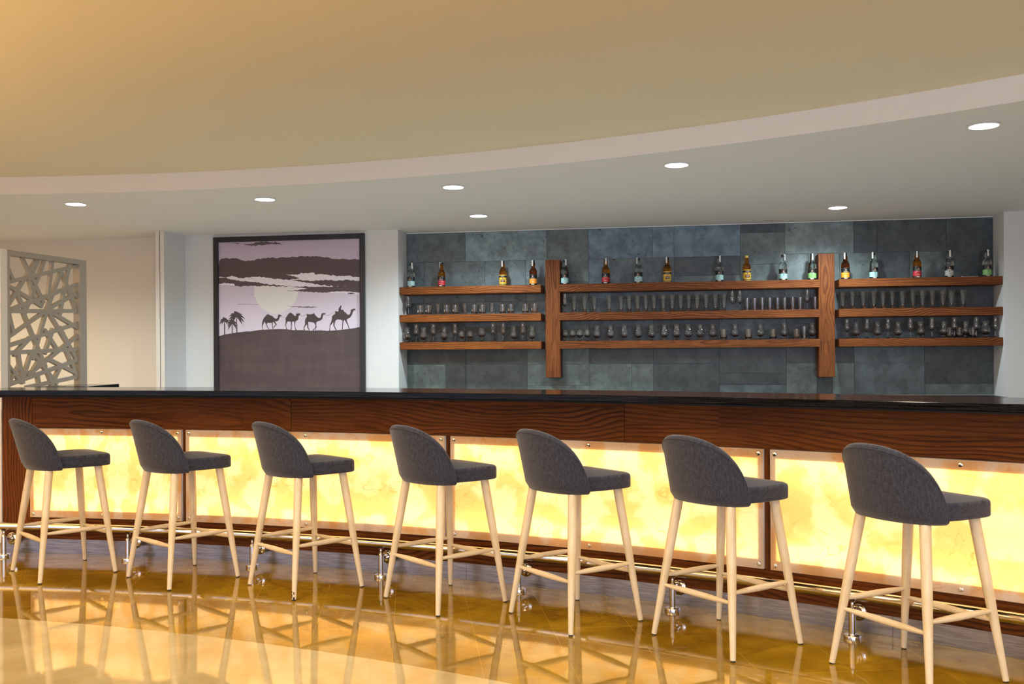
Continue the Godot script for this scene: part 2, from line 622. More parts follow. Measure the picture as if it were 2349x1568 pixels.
func build_ceiling() -> void:
	var c := structure("ceiling")
	var s := Shape.new()
	s.box(Vector3(-9.7, HIGH_Y, -15.2), Vector3(9.2, HIGH_Y + 0.15, 6.2))
	part("upper_ceiling", s, mats.upper_paint, c)
	s = Shape.new()
	var arc := arc_points(SOFFIT, R_SOFFIT, -18.0, 88.0, 120)
	var poly := PackedVector2Array(arc)
	poly.append(Vector2(9.2, arc[120].y))
	poly.append(Vector2(9.2, -15.2))
	poly.append(Vector2(-9.7, -15.2))
	poly.append(Vector2(-9.7, arc[0].y))
	s.sheet(poly, LOW_Y, -1.0)
	part("lowered_soffit", s, mats.ceiling_paint, c)
	s = Shape.new()
	for i in 120:
		var a := arc[i]
		var b := arc[i + 1]
		var o := Vector2(SOFFIT.x, -SOFFIT.y)
		var na := Vector3(o.x - a.x, 0, o.y - a.y).normalized()
		var nb := Vector3(o.x - b.x, 0, o.y - b.y).normalized()
		var A := Vector3(a.x, LOW_Y, a.y)
		var B := Vector3(b.x, LOW_Y, b.y)
		s.tri(A, B, B + Vector3.UP * 0.18, na, nb, nb)
		s.tri(A, B + Vector3.UP * 0.18, A + Vector3.UP * 0.18, na, nb, na)
	part("fascia", s, mats.ceiling_paint, c)

func build_walls() -> void:
	# back wall: in its own axes x runs along the wall, z towards the room; z = 0 is the front of the shelves
	var w := structure("wall_back", WALL_AT, WALL_TURN)
	var s := Shape.new()
	s.box(Vector3(-10.5, 0, -0.6), Vector3(-4.56, 3.06, -0.03))
	part("left_stretch", s, mats.cream_paint, w)
	s = Shape.new()
	s.box(Vector3(-4.56, 0, -0.6), Vector3(-1.5, 3.06, 0.04))
	part("picture_stretch", s, mats.paint, w)
	s = Shape.new()
	s.box(Vector3(-4.62, 0, 0.04), Vector3(-4.505, 3.06, 0.56))
	part("stub_wall", s, mats.paint, w)
	s = Shape.new()
	s.box(Vector3(-1.5, 0, -0.6), Vector3(5.893, 3.06, -0.37))
	part("niche_back", s, mats.paint, w)
	s = Shape.new()
	s.box(Vector3(5.893, 0, -0.6), Vector3(10.0, 3.06, 0.04))
	part("right_stretch", s, mats.paint, w)
	# slate slabs: [x0, y0, x1, y1, tone]
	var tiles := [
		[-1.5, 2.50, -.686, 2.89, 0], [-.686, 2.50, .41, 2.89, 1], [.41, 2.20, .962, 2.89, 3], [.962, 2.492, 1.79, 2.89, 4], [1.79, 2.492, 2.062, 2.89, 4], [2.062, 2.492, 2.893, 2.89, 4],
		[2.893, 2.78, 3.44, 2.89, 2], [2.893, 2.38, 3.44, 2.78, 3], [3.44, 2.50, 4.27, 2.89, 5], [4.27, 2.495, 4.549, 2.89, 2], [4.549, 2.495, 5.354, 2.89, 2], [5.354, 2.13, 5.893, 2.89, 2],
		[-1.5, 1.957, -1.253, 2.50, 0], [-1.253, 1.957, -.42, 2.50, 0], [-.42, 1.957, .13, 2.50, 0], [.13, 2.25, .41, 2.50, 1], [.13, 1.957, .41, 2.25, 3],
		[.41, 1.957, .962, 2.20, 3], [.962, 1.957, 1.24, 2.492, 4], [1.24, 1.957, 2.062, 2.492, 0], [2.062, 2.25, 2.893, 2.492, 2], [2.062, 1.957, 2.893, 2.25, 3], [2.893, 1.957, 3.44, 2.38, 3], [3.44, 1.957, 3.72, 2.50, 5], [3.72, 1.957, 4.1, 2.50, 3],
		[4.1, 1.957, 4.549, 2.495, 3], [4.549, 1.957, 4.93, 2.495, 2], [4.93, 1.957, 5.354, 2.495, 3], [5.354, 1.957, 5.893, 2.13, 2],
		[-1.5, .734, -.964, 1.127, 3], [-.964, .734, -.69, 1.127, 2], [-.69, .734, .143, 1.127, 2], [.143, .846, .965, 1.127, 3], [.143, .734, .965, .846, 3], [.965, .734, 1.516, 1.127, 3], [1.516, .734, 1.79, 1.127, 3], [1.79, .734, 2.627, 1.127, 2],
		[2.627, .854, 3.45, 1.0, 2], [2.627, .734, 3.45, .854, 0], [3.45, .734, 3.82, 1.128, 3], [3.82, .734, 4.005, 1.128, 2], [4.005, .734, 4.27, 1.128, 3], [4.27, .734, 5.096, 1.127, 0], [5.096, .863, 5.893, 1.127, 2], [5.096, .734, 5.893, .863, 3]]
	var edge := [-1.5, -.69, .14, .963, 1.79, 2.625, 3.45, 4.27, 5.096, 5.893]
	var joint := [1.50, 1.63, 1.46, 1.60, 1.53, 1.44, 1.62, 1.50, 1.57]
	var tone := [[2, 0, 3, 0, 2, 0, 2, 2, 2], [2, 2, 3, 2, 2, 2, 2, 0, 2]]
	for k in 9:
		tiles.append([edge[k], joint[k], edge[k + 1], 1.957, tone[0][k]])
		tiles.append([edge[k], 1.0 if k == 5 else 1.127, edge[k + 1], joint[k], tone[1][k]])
	rng.seed = 7
	for t in tiles:
		var b := Shape.new()
		var proud := rng.randf_range(0.0, 0.006)
		var cx: float = (t[0] + t[2]) / 2
		var cy: float = (t[1] + t[3]) / 2
		var hx: float = (t[2] - t[0]) / 2 - 0.0012
		var hy: float = (t[3] - t[1]) / 2 - 0.0012
		b.box(Vector3(-hx, -hy, -0.02), Vector3(hx, hy, proud), 0.0012, 0, Vector2(rng.randf() * 3.0, rng.randf() * 3.0))
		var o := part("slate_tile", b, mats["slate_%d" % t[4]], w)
		o.position = Vector3(cx, cy, -0.355)
	# white bead of filler along the top and down both edges of the slate
	s = Shape.new()
	s.box(Vector3(-1.5, 2.891, -0.37), Vector3(5.893, 2.9, -0.345))
	part("filler_bead", s, mats.white_trim, w)
	# room walls outside the frame
	var l := structure("wall_left")
	s = Shape.new()
	var wl: Dictionary = windows[3]
	s.box(Vector3(-9.7, 0, -15.2), Vector3(-9.5, 3.1, wl.at.z - 1.6))
	s.box(Vector3(-9.7, 0, wl.at.z + 1.6), Vector3(-9.5, 3.1, 6.2))
	s.box(Vector3(-9.7, 0, wl.at.z - 1.6), Vector3(-9.5, 0.3, wl.at.z + 1.6))
	s.box(Vector3(-9.7, 2.8, wl.at.z - 1.6), Vector3(-9.5, 3.1, wl.at.z + 1.6))
	part("plaster", s, mats.tan_plaster, l)
	var r := structure("wall_right")
	s = Shape.new()
	s.box(Vector3(9.0, 0, -15.2), Vector3(9.2, 3.1, 6.2))
	part("plaster", s, mats.tan_plaster, r)
	var f := structure("wall_front")
	s = Shape.new()
	var x := -9.7
	for k in 3:
		var at: Vector3 = windows[k].at
		s.box(Vector3(x, 0, 6.0), Vector3(at.x - 1.6, 3.1, 6.2))
		s.box(Vector3(at.x - 1.6, 0, 6.0), Vector3(at.x + 1.6, 0.3, 6.2))
		s.box(Vector3(at.x - 1.6, 2.8, 6.0), Vector3(at.x + 1.6, 3.1, 6.2))
		x = at.x + 1.6
	s.box(Vector3(x, 0, 6.0), Vector3(9.2, 3.1, 6.2))
	part("plaster", s, mats.tan_plaster, f)
	for k in windows.size():
		var o := structure("window_%d" % (k + 1), windows[k].at, 0.0 if k < 3 else PI / 2)
		s = Shape.new()
		s.box(Vector3(-1.6, -1.25, 0.05), Vector3(1.6, -1.19, 0.15))
		s.box(Vector3(-1.6, 1.19, 0.05), Vector3(1.6, 1.25, 0.15))
		for e in [-1.6, -0.03, 1.54]:
			s.box(Vector3(e, -1.19, 0.05), Vector3(e + 0.06, 1.19, 0.15))
		part("window_frame", s, mats.white_trim, o)
		s = Shape.new()
		s.box(Vector3(-1.56, -1.2, 0.095), Vector3(1.56, 1.2, 0.1))
		part("pane", s, mats.clear_glass, o)
	# aluminium shutter channels on the end of the stub wall
	var t1 := structure("trim_1", WALL_AT, WALL_TURN)
	for k in 2:
		s = Shape.new()
		var x0 := -4.625 + k * 0.066
		s.box(Vector3(x0, 0.0, 0.56), Vector3(x0 + 0.056, 2.9, 0.6), 0.002, 1)
		part("channel", s, mats.aluminium, t1)
	s = Shape.new()
	s.box(Vector3(-4.60, 0.0, 0.55), Vector3(-4.53, 2.9, 0.57))
	part("channel_web", s, mats.dark_board, t1)

# ---------------------------------------------------------------- the bar
func ring(r0: float, r1: float, y0: float, y1: float, c := 0.002) -> PackedVector2Array:
	return PackedVector2Array([Vector2(r0, y0 + c), Vector2(r0 + c, y0), Vector2(r1 - c, y0), Vector2(r1, y0 + c), Vector2(r1, y1 - c), Vector2(r1 - c, y1), Vector2(r0 + c, y1), Vector2(r0, y1 - c)])

const PANELS := [[7.86, 13.69], [13.87, 23.44], [23.64, 33.26], [33.45, 43.05], [43.25, 52.8]]

func build_bar() -> void:
	var top := thing("countertop", "long curved black stone countertop running along the bar", "countertop")
	var seams := [6.35, 16.0, 26.0, 36.05, 46.0, 53.6]
	for k in 5:
		var s := Shape.new()
		s.sweep(BAR, ring(R_TOP, R_TOP + 0.576, COUNTER_Y - 0.0325, COUNTER_Y, 0.003), seams[k] + (0.004 if k else 0.0), seams[k + 1] - 0.004, 24, Vector2(k * 0.37, 0))
		part("slab", s, mats.black_stone, top)
		if k:
			s = Shape.new()
			s.sweep(BAR, ring(R_TOP + 0.004, R_TOP + 0.57, COUNTER_Y - 0.03, COUNTER_Y - 0.0004, 0.001), seams[k] - 0.012, seams[k] + 0.012, 1)
			part("seam", s, mats.stone_seam, top)
	var bar := thing("bar_counter", "curved dark timber bar front with glowing backlit onyx panels", "bar counter")
	var s := Shape.new()
	# carcass behind the light boxes, and the board under the top
	s.sweep(BAR, ring(R_WOOD + 0.15, R_WOOD + 0.20, 0.0, COUNTER_Y - 0.035), 6.75, 53.4, 48)
	part("carcass", s, mats.white_board, bar)
	s = Shape.new()
	s.sweep(BAR, ring(R_TOP + 0.25, R_WOOD + 0.19, COUNTER_Y - 0.055, COUNTER_Y - 0.0335, 0.001), 6.8, 53.3, 48)
	part("top_support", s, mats.dark_board, bar)
	# apron boards above the panels
	var joints := [7.91, 17.83, 29.28, 40.7, 52.9]
	for k in 4:
		s = Shape.new()
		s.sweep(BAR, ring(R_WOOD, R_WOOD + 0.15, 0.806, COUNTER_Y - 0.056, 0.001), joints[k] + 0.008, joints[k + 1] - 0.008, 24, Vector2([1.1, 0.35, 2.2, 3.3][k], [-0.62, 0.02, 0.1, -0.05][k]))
		part("apron_board", s, mats.wood_shaded, bar)
	s = Shape.new()
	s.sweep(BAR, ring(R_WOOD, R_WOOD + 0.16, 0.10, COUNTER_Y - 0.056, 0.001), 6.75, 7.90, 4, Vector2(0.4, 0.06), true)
	part("end_board", s, mats.wood_shaded, bar)
	# stiles between the panels and the plinth below them
	for k in 4:
		s = Shape.new()
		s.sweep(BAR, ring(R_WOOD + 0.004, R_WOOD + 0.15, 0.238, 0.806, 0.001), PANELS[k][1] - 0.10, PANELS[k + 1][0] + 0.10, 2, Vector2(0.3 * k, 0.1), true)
		part("stile", s, mats.wood_shaded, bar)
	s = Shape.new()
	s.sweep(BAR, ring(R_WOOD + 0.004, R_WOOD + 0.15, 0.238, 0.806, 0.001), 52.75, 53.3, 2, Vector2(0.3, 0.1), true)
	part("stile", s, mats.wood_shaded, bar)
	var plinths := [7.905, 17.83, 29.28, 40.7, 53.3]
	for k in 4:
		s = Shape.new()
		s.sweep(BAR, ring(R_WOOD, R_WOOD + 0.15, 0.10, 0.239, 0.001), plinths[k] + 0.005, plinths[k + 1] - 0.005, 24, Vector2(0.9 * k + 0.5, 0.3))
		part("plinth_board", s, mats.wood_shaded, bar)
	var kicks := [6.75, 12.07, 17.8, 24.02, 30.3, 36.4, 42.5, 53.3]
	for k in 7:
		s = Shape.new()
		s.sweep(BAR, ring(R_KICK, R_KICK + 0.02, 0.0, 0.0995, 0.0006), kicks[k] + 0.004, kicks[k + 1] - 0.004, 16)
		part("kickplate", s, mats.brushed_steel, bar)
	for k in PANELS.size():
		build_panel(bar, k)

func build_panel(bar: Node3D, k: int) -> void:
	var a0: float = PANELS[k][0]
	var a1: float = PANELS[k][1]
	var r := R_WOOD - 0.016
	var steps := 24
	# the slab: a sheet of onyx; uv runs once along and once up the slab
	var s := Shape.new()
	var wide := deg_to_rad(a1 - a0) * r
	for side in 2:
		var rr := r + 0.012 * side
		for i in steps:
			var ta := float(i) / steps
			var tb := float(i + 1) / steps
			var pa := bar_at(rr, lerpf(a0, a1, ta))
			var pb := bar_at(rr, lerpf(a0, a1, tb))
			var c := bar_at(0, 0)
			var na := (c - pa).normalized() * (1.0 if side == 0 else -1.0)
			var nb := (c - pb).normalized() * (1.0 if side == 0 else -1.0)
			var lo := Vector3.UP * 0.240
			var hi := Vector3.UP * 0.805
			if side == 1:
				continue
			s.tri(pa + lo, pb + lo, pb + hi, na, nb, nb, Vector2(ta, 0.98), Vector2(tb, 0.98), Vector2(tb, 0.02))
			s.tri(pa + lo, pb + hi, pa + hi, na, nb, na, Vector2(ta, 0.98), Vector2(tb, 0.02), Vector2(ta, 0.02))
	var p := part("onyx_panel", s, mats["onyx_%d" % (k % 4)], bar)
	p.set_meta("label", "backlit cream onyx slab with honey veins")
	# the rim of the slab
	var e := Shape.new()
	e.sweep(BAR, ring(r + 0.0002, r + 0.0028, 0.240, 0.2445, 0.0005), a0, a1, steps)
	e.sweep(BAR, ring(r + 0.0002, r + 0.0028, 0.8005, 0.805, 0.0005), a0, a1, steps)
	var da := rad_to_deg(0.0045 / r)
	e.sweep(BAR, ring(r + 0.0002, r + 0.0028, 0.2445, 0.8005, 0.0005), a0, a0 + da, 1)
	e.sweep(BAR, ring(r + 0.0002, r + 0.0028, 0.2445, 0.8005, 0.0005), a1 - da, a1, 1)
	part("slab_edge", e, mats.cream_edge, p)
	# dark frame that the slab is bolted to: it stops the light at the border
	var ang := rad_to_deg(0.027 / r)
	var f := Shape.new()
	f.sweep(BAR, ring(r + 0.003, r + 0.15, 0.240, 0.285, 0.0005), a0, a1, steps)
	f.sweep(BAR, ring(r + 0.003, r + 0.15, 0.762, 0.805, 0.0005), a0, a1, steps)
	f.sweep(BAR, ring(r + 0.003, r + 0.15, 0.285, 0.762, 0.0005), a0, a0 + ang, 2)
	f.sweep(BAR, ring(r + 0.003, r + 0.15, 0.285, 0.762, 0.0005), a1 - ang, a1, 2)
	part("light_box", f, mats.white_board, p)
	for t in [0.0, 0.5, 1.0]:
		for y in [0.262, 0.784]:
			var da2 := rad_to_deg(0.022 / r)
			var a := lerpf(a0 + da2, a1 - da2, t)
			if t == 0.5:
				a = lerpf(a0, a1, 0.475)
			var b := Shape.new()
			b.lathe([[Vector2(0.0105, -0.004), Vector2(0.0105, 0.002)], [Vector2(0.0105, 0.002), Vector2(0.009, 0.0045), Vector2(0.0, 0.0055)]], 14)
			var o := part("bolt", b, mats.polished_steel, p)
			o.position = bar_at(r, a, y)
			o.rotation = Vector3(PI / 2, -deg_to_rad(a), 0)
	# an LED sheet at the back of each box and a brighter LED strip along its top and bottom
	var n := 3 if k < 4 else 1
	for i in n:
		var am := lerpf(a0 + ang, a1 - ang, (i + 0.5) / n)
		var width := deg_to_rad(a1 - a0 - 2 * ang) * r / n
		for j in 3:
			var l := AreaLight3D.new()
			l.name = numbered("onyx_backlight")
			l.light_color = LED
			l.area_range = 12.0
			l.shadow_enabled = true
			add_child(l)
			var from := bar_at(r + 0.145, am, 0.5235)
			var to := bar_at(r, am, 0.5235)
			l.area_size = Vector2(width, 0.46)
			l.light_energy = SHEET * width * 0.46
			if j > 0:
				var y := 0.745 if j == 1 else 0.302
				from = bar_at(r + 0.10, am, y)
				to = bar_at(r, am, y + (-0.06 if j == 1 else 0.06))
				l.area_size = Vector2(width, 0.02)
				l.light_energy = STRIP * width * 0.02
			l.look_at_from_position(from, to, Vector3.UP)

const LED := Color(1.0, 0.885, 0.62)
const SHEET := 0.27
const STRIP := 9.5

func build_rail() -> void:
	var rail := Node3D.new()
	rail.name = "foot_rail"
	rail.set_meta("label", "polished steel foot rail on short posts along the bar front")
	get_node("bar_counter").add_child(rail)
	var r := R_KICK - 0.118
	var y := 0.193
	var s := Shape.new()
	var path := PackedVector3Array()
	var rad := PackedFloat32Array()
	for i in 97:
		path.append(bar_at(r, lerpf(6.2, 53.0, i / 96.0), y))
		rad.append(0.0235)
	s.tube(path, rad, 20)
	part("tube", s, mats.polished_steel, rail)
	for k in 10:
		var a := 7.12 + 4.75 * k
		var p := Shape.new()
		p.lathe([[Vector2(0.0, 0.0), Vector2(0.038, 0.0)], [Vector2(0.038, 0.0), Vector2(0.038, 0.012), Vector2(0.036, 0.016)], [Vector2(0.036, 0.016), Vector2(0.0155, 0.018)],
			[Vector2(0.0155, 0.018), Vector2(0.0155, 0.128)], [Vector2(0.0155, 0.128), Vector2(0.013, 0.136), Vector2(0.007, 0.140)], [Vector2(0.007, 0.140), Vector2(0.0085, 0.150), Vector2(0.007, 0.158)], [Vector2(0.007, 0.158), Vector2(0.018, 0.167)]], 18)
		var o := part("post", p, mats.polished_steel, rail)
		o.position = bar_at(r, a)
		# arm from the post to a round flange on the plinth
		var q := Shape.new()
		var c := bar_at(r, a, 0.1)
		var wall := bar_at(R_KICK - 0.001, a, 0.1)
		q.tube(PackedVector3Array([c, wall]), PackedFloat32Array([0.012, 0.012]), 12)
		o = part("bracket_arm", q, mats.polished_steel, rail)
		q = Shape.new()
		q.lathe([[Vector2(0.0, 0.0), Vector2(0.040, 0.0)], [Vector2(0.040, 0.0), Vector2(0.040, 0.006), Vector2(0.036, 0.012), Vector2(0.026, 0.016)], [Vector2(0.026, 0.016), Vector2(0.021, 0.018), Vector2(0.019, 0.024)], [Vector2(0.019, 0.024), Vector2(0.0, 0.026)]], 20)
		o = part("wall_flange", q, mats.polished_steel, rail)
		o.position = bar_at(R_WOOD - 0.001, a + 0.02, 0.1)
		o.rotation = Vector3(PI / 2, -deg_to_rad(a), 0)

func build_return() -> void:
	# the short return at the end of the bar, beside the screen
	var t := thing("return_counter", "short black topped return counter behind the bar end by the screen", "counter")
	var s := Shape.new()
	s.box(Vector3(-3.24, COUNTER_Y - 0.0325, -7.06), Vector3(-2.90, COUNTER_Y, -6.49), 0.002)
	part("top_slab", s, mats.black_stone, t)
	s = Shape.new()
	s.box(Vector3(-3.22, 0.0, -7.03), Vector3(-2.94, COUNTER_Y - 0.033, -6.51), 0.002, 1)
	part("cabinet", s, mats.wood_shaded, t)
	var b := thing("back_counter", "low black back counter along the foot of the slate wall", "counter", WALL_AT, WALL_TURN)
	s = Shape.new()
	s.box(Vector3(-1.48, 0.69, -0.33), Vector3(5.87, 0.725, 0.25), 0.002)
	part("top_slab", s, mats.dark_board, b)
	s = Shape.new()
	s.box(Vector3(-1.46, 0.0, -0.33), Vector3(5.85, 0.69, 0.2))
	part("cabinet", s, mats.dark_board, b)

# ---------------------------------------------------------------- stools
func shell_point(phi: float, k: float, top: float) -> Vector3:
	# outer face of the backrest; k is the height as a share of the full height
	var tuck := 0.012 * pow(maxf(0.0, 1.0 - k / 0.09), 2.0)     # the hem curves in under the seat
	var a := lerpf(0.219, 0.238, k) - tuck
	var b := lerpf(0.128, 0.212, k) - tuck
	return Vector3(a * sin(phi), lerpf(0.617, 0.914, k), 0.076 + b * cos(phi))

func build_stool() -> Node3D:
	var o := thing("bar_stool", "", "stool", Vector3.ZERO, 0.0, "velvet bar stools along the bar")
	# seat cushion
	var s := Shape.new()
	var prof := [[0.0, 0.624], [0.55, 0.624], [0.96, 0.624], [0.99, 0.627], [1.0, 0.633], [1.0, 0.676], [0.994, 0.684], [0.975, 0.690], [0.94, 0.694], [0.6, 0.702], [0.3, 0.705], [0.0, 0.706]]
	var rows := []
	for q in prof:
		var line := PackedVector3Array()
		for j in 49:
			var a := TAU * j / 48.0
			var x := signf(cos(a)) * pow(absf(cos(a)), 0.24) * 0.200
			var z := signf(sin(a)) * pow(absf(sin(a)), 0.24) * 0.203
			if z > 0.0:                      # the back of the cushion is round, inside the backrest
				x = signf(cos(a)) * pow(absf(cos(a)), 0.62) * 0.193
				z = pow(sin(a), 0.62) * 0.16
			line.append(Vector3(x * q[0], q[1], -0.012 + z * q[0]))
		rows.append(line)
	var uvs := []
	for line in rows:
		var u := PackedVector2Array()
		for p in line:
			u.append(Vector2(p.x + p.y * 0.7, p.z + p.y * 0.7))
		uvs.append(u)
	s.grid(rows, 1.0, true, uvs)
	part("seat", s, mats.velvet, o)
	# wrap-round backrest: a closed loop for every angle
	s = Shape.new()
	rows = []
	uvs = []
	var pm := 1.56
	var thick := 0.036
	var seam := PackedVector3Array()
	var seam_r := PackedFloat32Array()
	for i in 49:
		var t := sin((i / 24.0 - 1.0) * PI / 2)
		var phi := t * pm
		var top := pow(maxf(1.0 - pow(absf(t), 2.3), 0.0), 1.0 / 1.46)
		top = maxf(top, 0.03)
		var line := PackedVector3Array()
		var ul := PackedVector2Array()
		var inward := func(k: float) -> Vector3:
			var a := lerpf(0.217, 0.238, k)
			var b := lerpf(0.128, 0.212, k)
			return -Vector3(sin(phi) / a, 0, cos(phi) / b).normalized()
		var hi: float = top - 0.055 * minf(1.0, top * 4.0)
		for j in 9:
			var k: float = hi * j / 8.0
			line.append(shell_point(phi, k, top))
		var p0 := shell_point(phi, hi, top)
		var dir: Vector3 = inward.call(hi)
		var rise: float = (top - hi) * 0.286
		for j in range(1, 8):
			var a := PI * j / 8.0
			line.append(p0 + dir * (thick * 0.5 * (1.0 - cos(a))) + Vector3.UP * rise * sin(a))
		for j in 9:
			var k: float = hi * (8 - j) / 8.0
			line.append(shell_point(phi, k, top) + inward.call(k) * thick)
		line.append(line[0])
		for j in line.size():
			ul.append(Vector2(phi * 0.24 + (0.9 if j > 12 else 0.0), line[j].y))
		rows.append(line)
		uvs.append(ul)
		seam.append(p0 + dir * -0.0005)
		seam_r.append(0.0022)
	s.grid(rows, -1.0, true, uvs)
	for e in [0, 48]:
		var c := Vector3.ZERO
		for q in rows[e]:
			c += q
		c /= rows[e].size()
		for j in rows[e].size() - 1:
			s.tri(c, rows[e][j], rows[e][j + 1], Vector3(0, 0, -1), Vector3(0, 0, -1), Vector3(0, 0, -1))
	var back := part("backrest", s, mats.velvet, o)
	s = Shape.new()
	s.tube(seam, seam_r, 6, false)
	part("piping", s, mats.velvet, back)
	# four tapered legs with dark glides, and four spindle stretchers
	var feet := {}
	for sx in [-1, 1]:
		for sz in [-1, 1]:
			var a := Vector3(0.152 * sx, 0.628, (0.127 if sz > 0 else -0.143))
			var b := Vector3((0.2356 if sz > 0 else 0.238) * sx, 0.0, 0.2084 * sz)
			feet[[sx, sz]] = [a, b]
			s = Shape.new()
			var pts := PackedVector3Array()
			var rad := PackedFloat32Array()
			for i in 9:
				var t := i / 8.0
				pts.append(a.lerp(b, t * 0.9905))
				rad.append(lerpf(0.0215, 0.0205, t / 0.4) if t < 0.4 else lerpf(0.0205, 0.0118, (t - 0.4) / 0.6))
			s.tube(pts, rad, 16)
			var leg := part("leg", s, mats.birch, o)
			s = Shape.new()
			s.tube(PackedVector3Array([b, a.lerp(b, 0.991)]), PackedFloat32Array([0.0095, 0.010]), 12)
			part("glide", s, mats.black_rubber, leg)
	for st in [[[-1, 1], [1, 1], 0.228], [[-1, -1], [1, -1], 0.230], [[-1, 1], [-1, -1], 0.268], [[1, 1], [1, -1], 0.268]]:
		var l0: Array = feet[st[0]]
		var l1: Array = feet[st[1]]
		var t: float = 1.0 - st[2] / 0.628
		var a: Vector3 = l0[0].lerp(l0[1], t)
		var b: Vector3 = l1[0].lerp(l1[1], t)
		s = Shape.new()
		var pts := PackedVector3Array()
		var rad := PackedFloat32Array()
		for i in 13:
			var u := i / 12.0
			pts.append(a.lerp(b, u))
			rad.append(0.0062 + 0.0075 * pow(sin(PI * u), 0.8))
		s.tube(pts, rad, 12)
		part("stretcher", s, mats.birch, o)
	return o

func build_stools() -> void:
	var spots := [[-2.6417, 5.6231, 0.8017], [-1.8857, 5.4611, 0.739], [-1.138, 5.2354, 0.819], [-0.3532, 4.9201, 0.8819], [0.2918, 4.5857, 0.9652], [0.9323, 4.2107, 0.9728], [1.5798, 3.7597, 1.0989]]
	var which := ["first bar stool from the lattice screen, grey velvet on pale wood legs", "second bar stool from the lattice screen, grey velvet on pale wood legs",
		"third bar stool from the lattice screen, its leg scuffed black at the foot", "fourth bar stool from the lattice screen, middle one of the seven",
		"fifth bar stool from the lattice screen, grey velvet on pale wood legs", "sixth bar stool from the lattice screen, grey velvet on pale wood legs",
		"seventh and last bar stool from the lattice screen, grey velvet seat"]
	var first := build_stool()
	for k in 7:
		var o: Node3D = first
		if k:
			o = first.duplicate()
			o.name = numbered("bar_stool")
			add_child(o)
		o.position = Vector3(spots[k][0], 0, -spots[k][1])
		o.rotation.y = -spots[k][2]
		o.set_meta("label", which[k])
	# scuff marks on the third stool's leg
	var third := get_node("bar_stool_002")
	var a := Vector3(0.152, 0.628, 0.127)
	var b := Vector3(0.2356, 0.0, 0.2084)
	rng.seed = 5
	for k in 9:
		var s := Shape.new()
		var t := 0.992 - 0.09 * rng.randf() * rng.randf() - 0.008
		var p := a.lerp(b, t)
		var ang := rng.randf_range(0.2, 1.9)
		var d := Vector3(cos(ang), 0, sin(ang))
		var h := rng.randf_range(0.003, 0.009)
		s.box(Vector3(-0.0025, -h, -0.0012), Vector3(0.0025, h, 0.0006))
		var o := part("scuff", s, mats.black_rubber, third)
		o.position = p + d * 0.0128
		o.rotation.y = PI / 2 - ang

# ---------------------------------------------------------------- lamps
const BAR_ENERGY := 3.9
const ROOM_ENERGY := 2.2

func downlight(at: Vector3, label: String, group: String, energy: float, color: Color) -> void:
	var o := thing("ceiling_downlight", label, "downlight", at, 0.0, group)
	if not mats.has("ring_mesh"):
		var s := Shape.new()
		s.lathe([[Vector2(0.112, 0.0), Vector2(0.118, -0.004)], [Vector2(0.118, -0.004), Vector2(0.1, -0.010)], [Vector2(0.1, -0.010), Vector2(0.098, -0.003)]], 32)
		mats.ring_mesh = s.mesh()
		s = Shape.new()
		s.lathe([[Vector2(0.0, -0.0075), Vector2(0.06, -0.007), Vector2(0.099, -0.0045)]], 32)
		mats.lens_mesh = s.mesh()
	part("trim_ring", mats.ring_mesh, mats.white_trim, o)
	part("lamp_lens", mats.lens_mesh, mats.lamp_glow, o)
	var l := SpotLight3D.new()
	l.name = "downlight_beam"
	l.light_color = color
	l.light_energy = energy
	l.light_size = 0.08
	l.spot_angle = 82.0
	l.spot_angle_attenuation = 0.6
	l.spot_range = 20.0
	l.shadow_enabled = true
	o.add_child(l)
	l.position = Vector3(0, -0.09, 0)
	l.rotation.x = -PI / 2

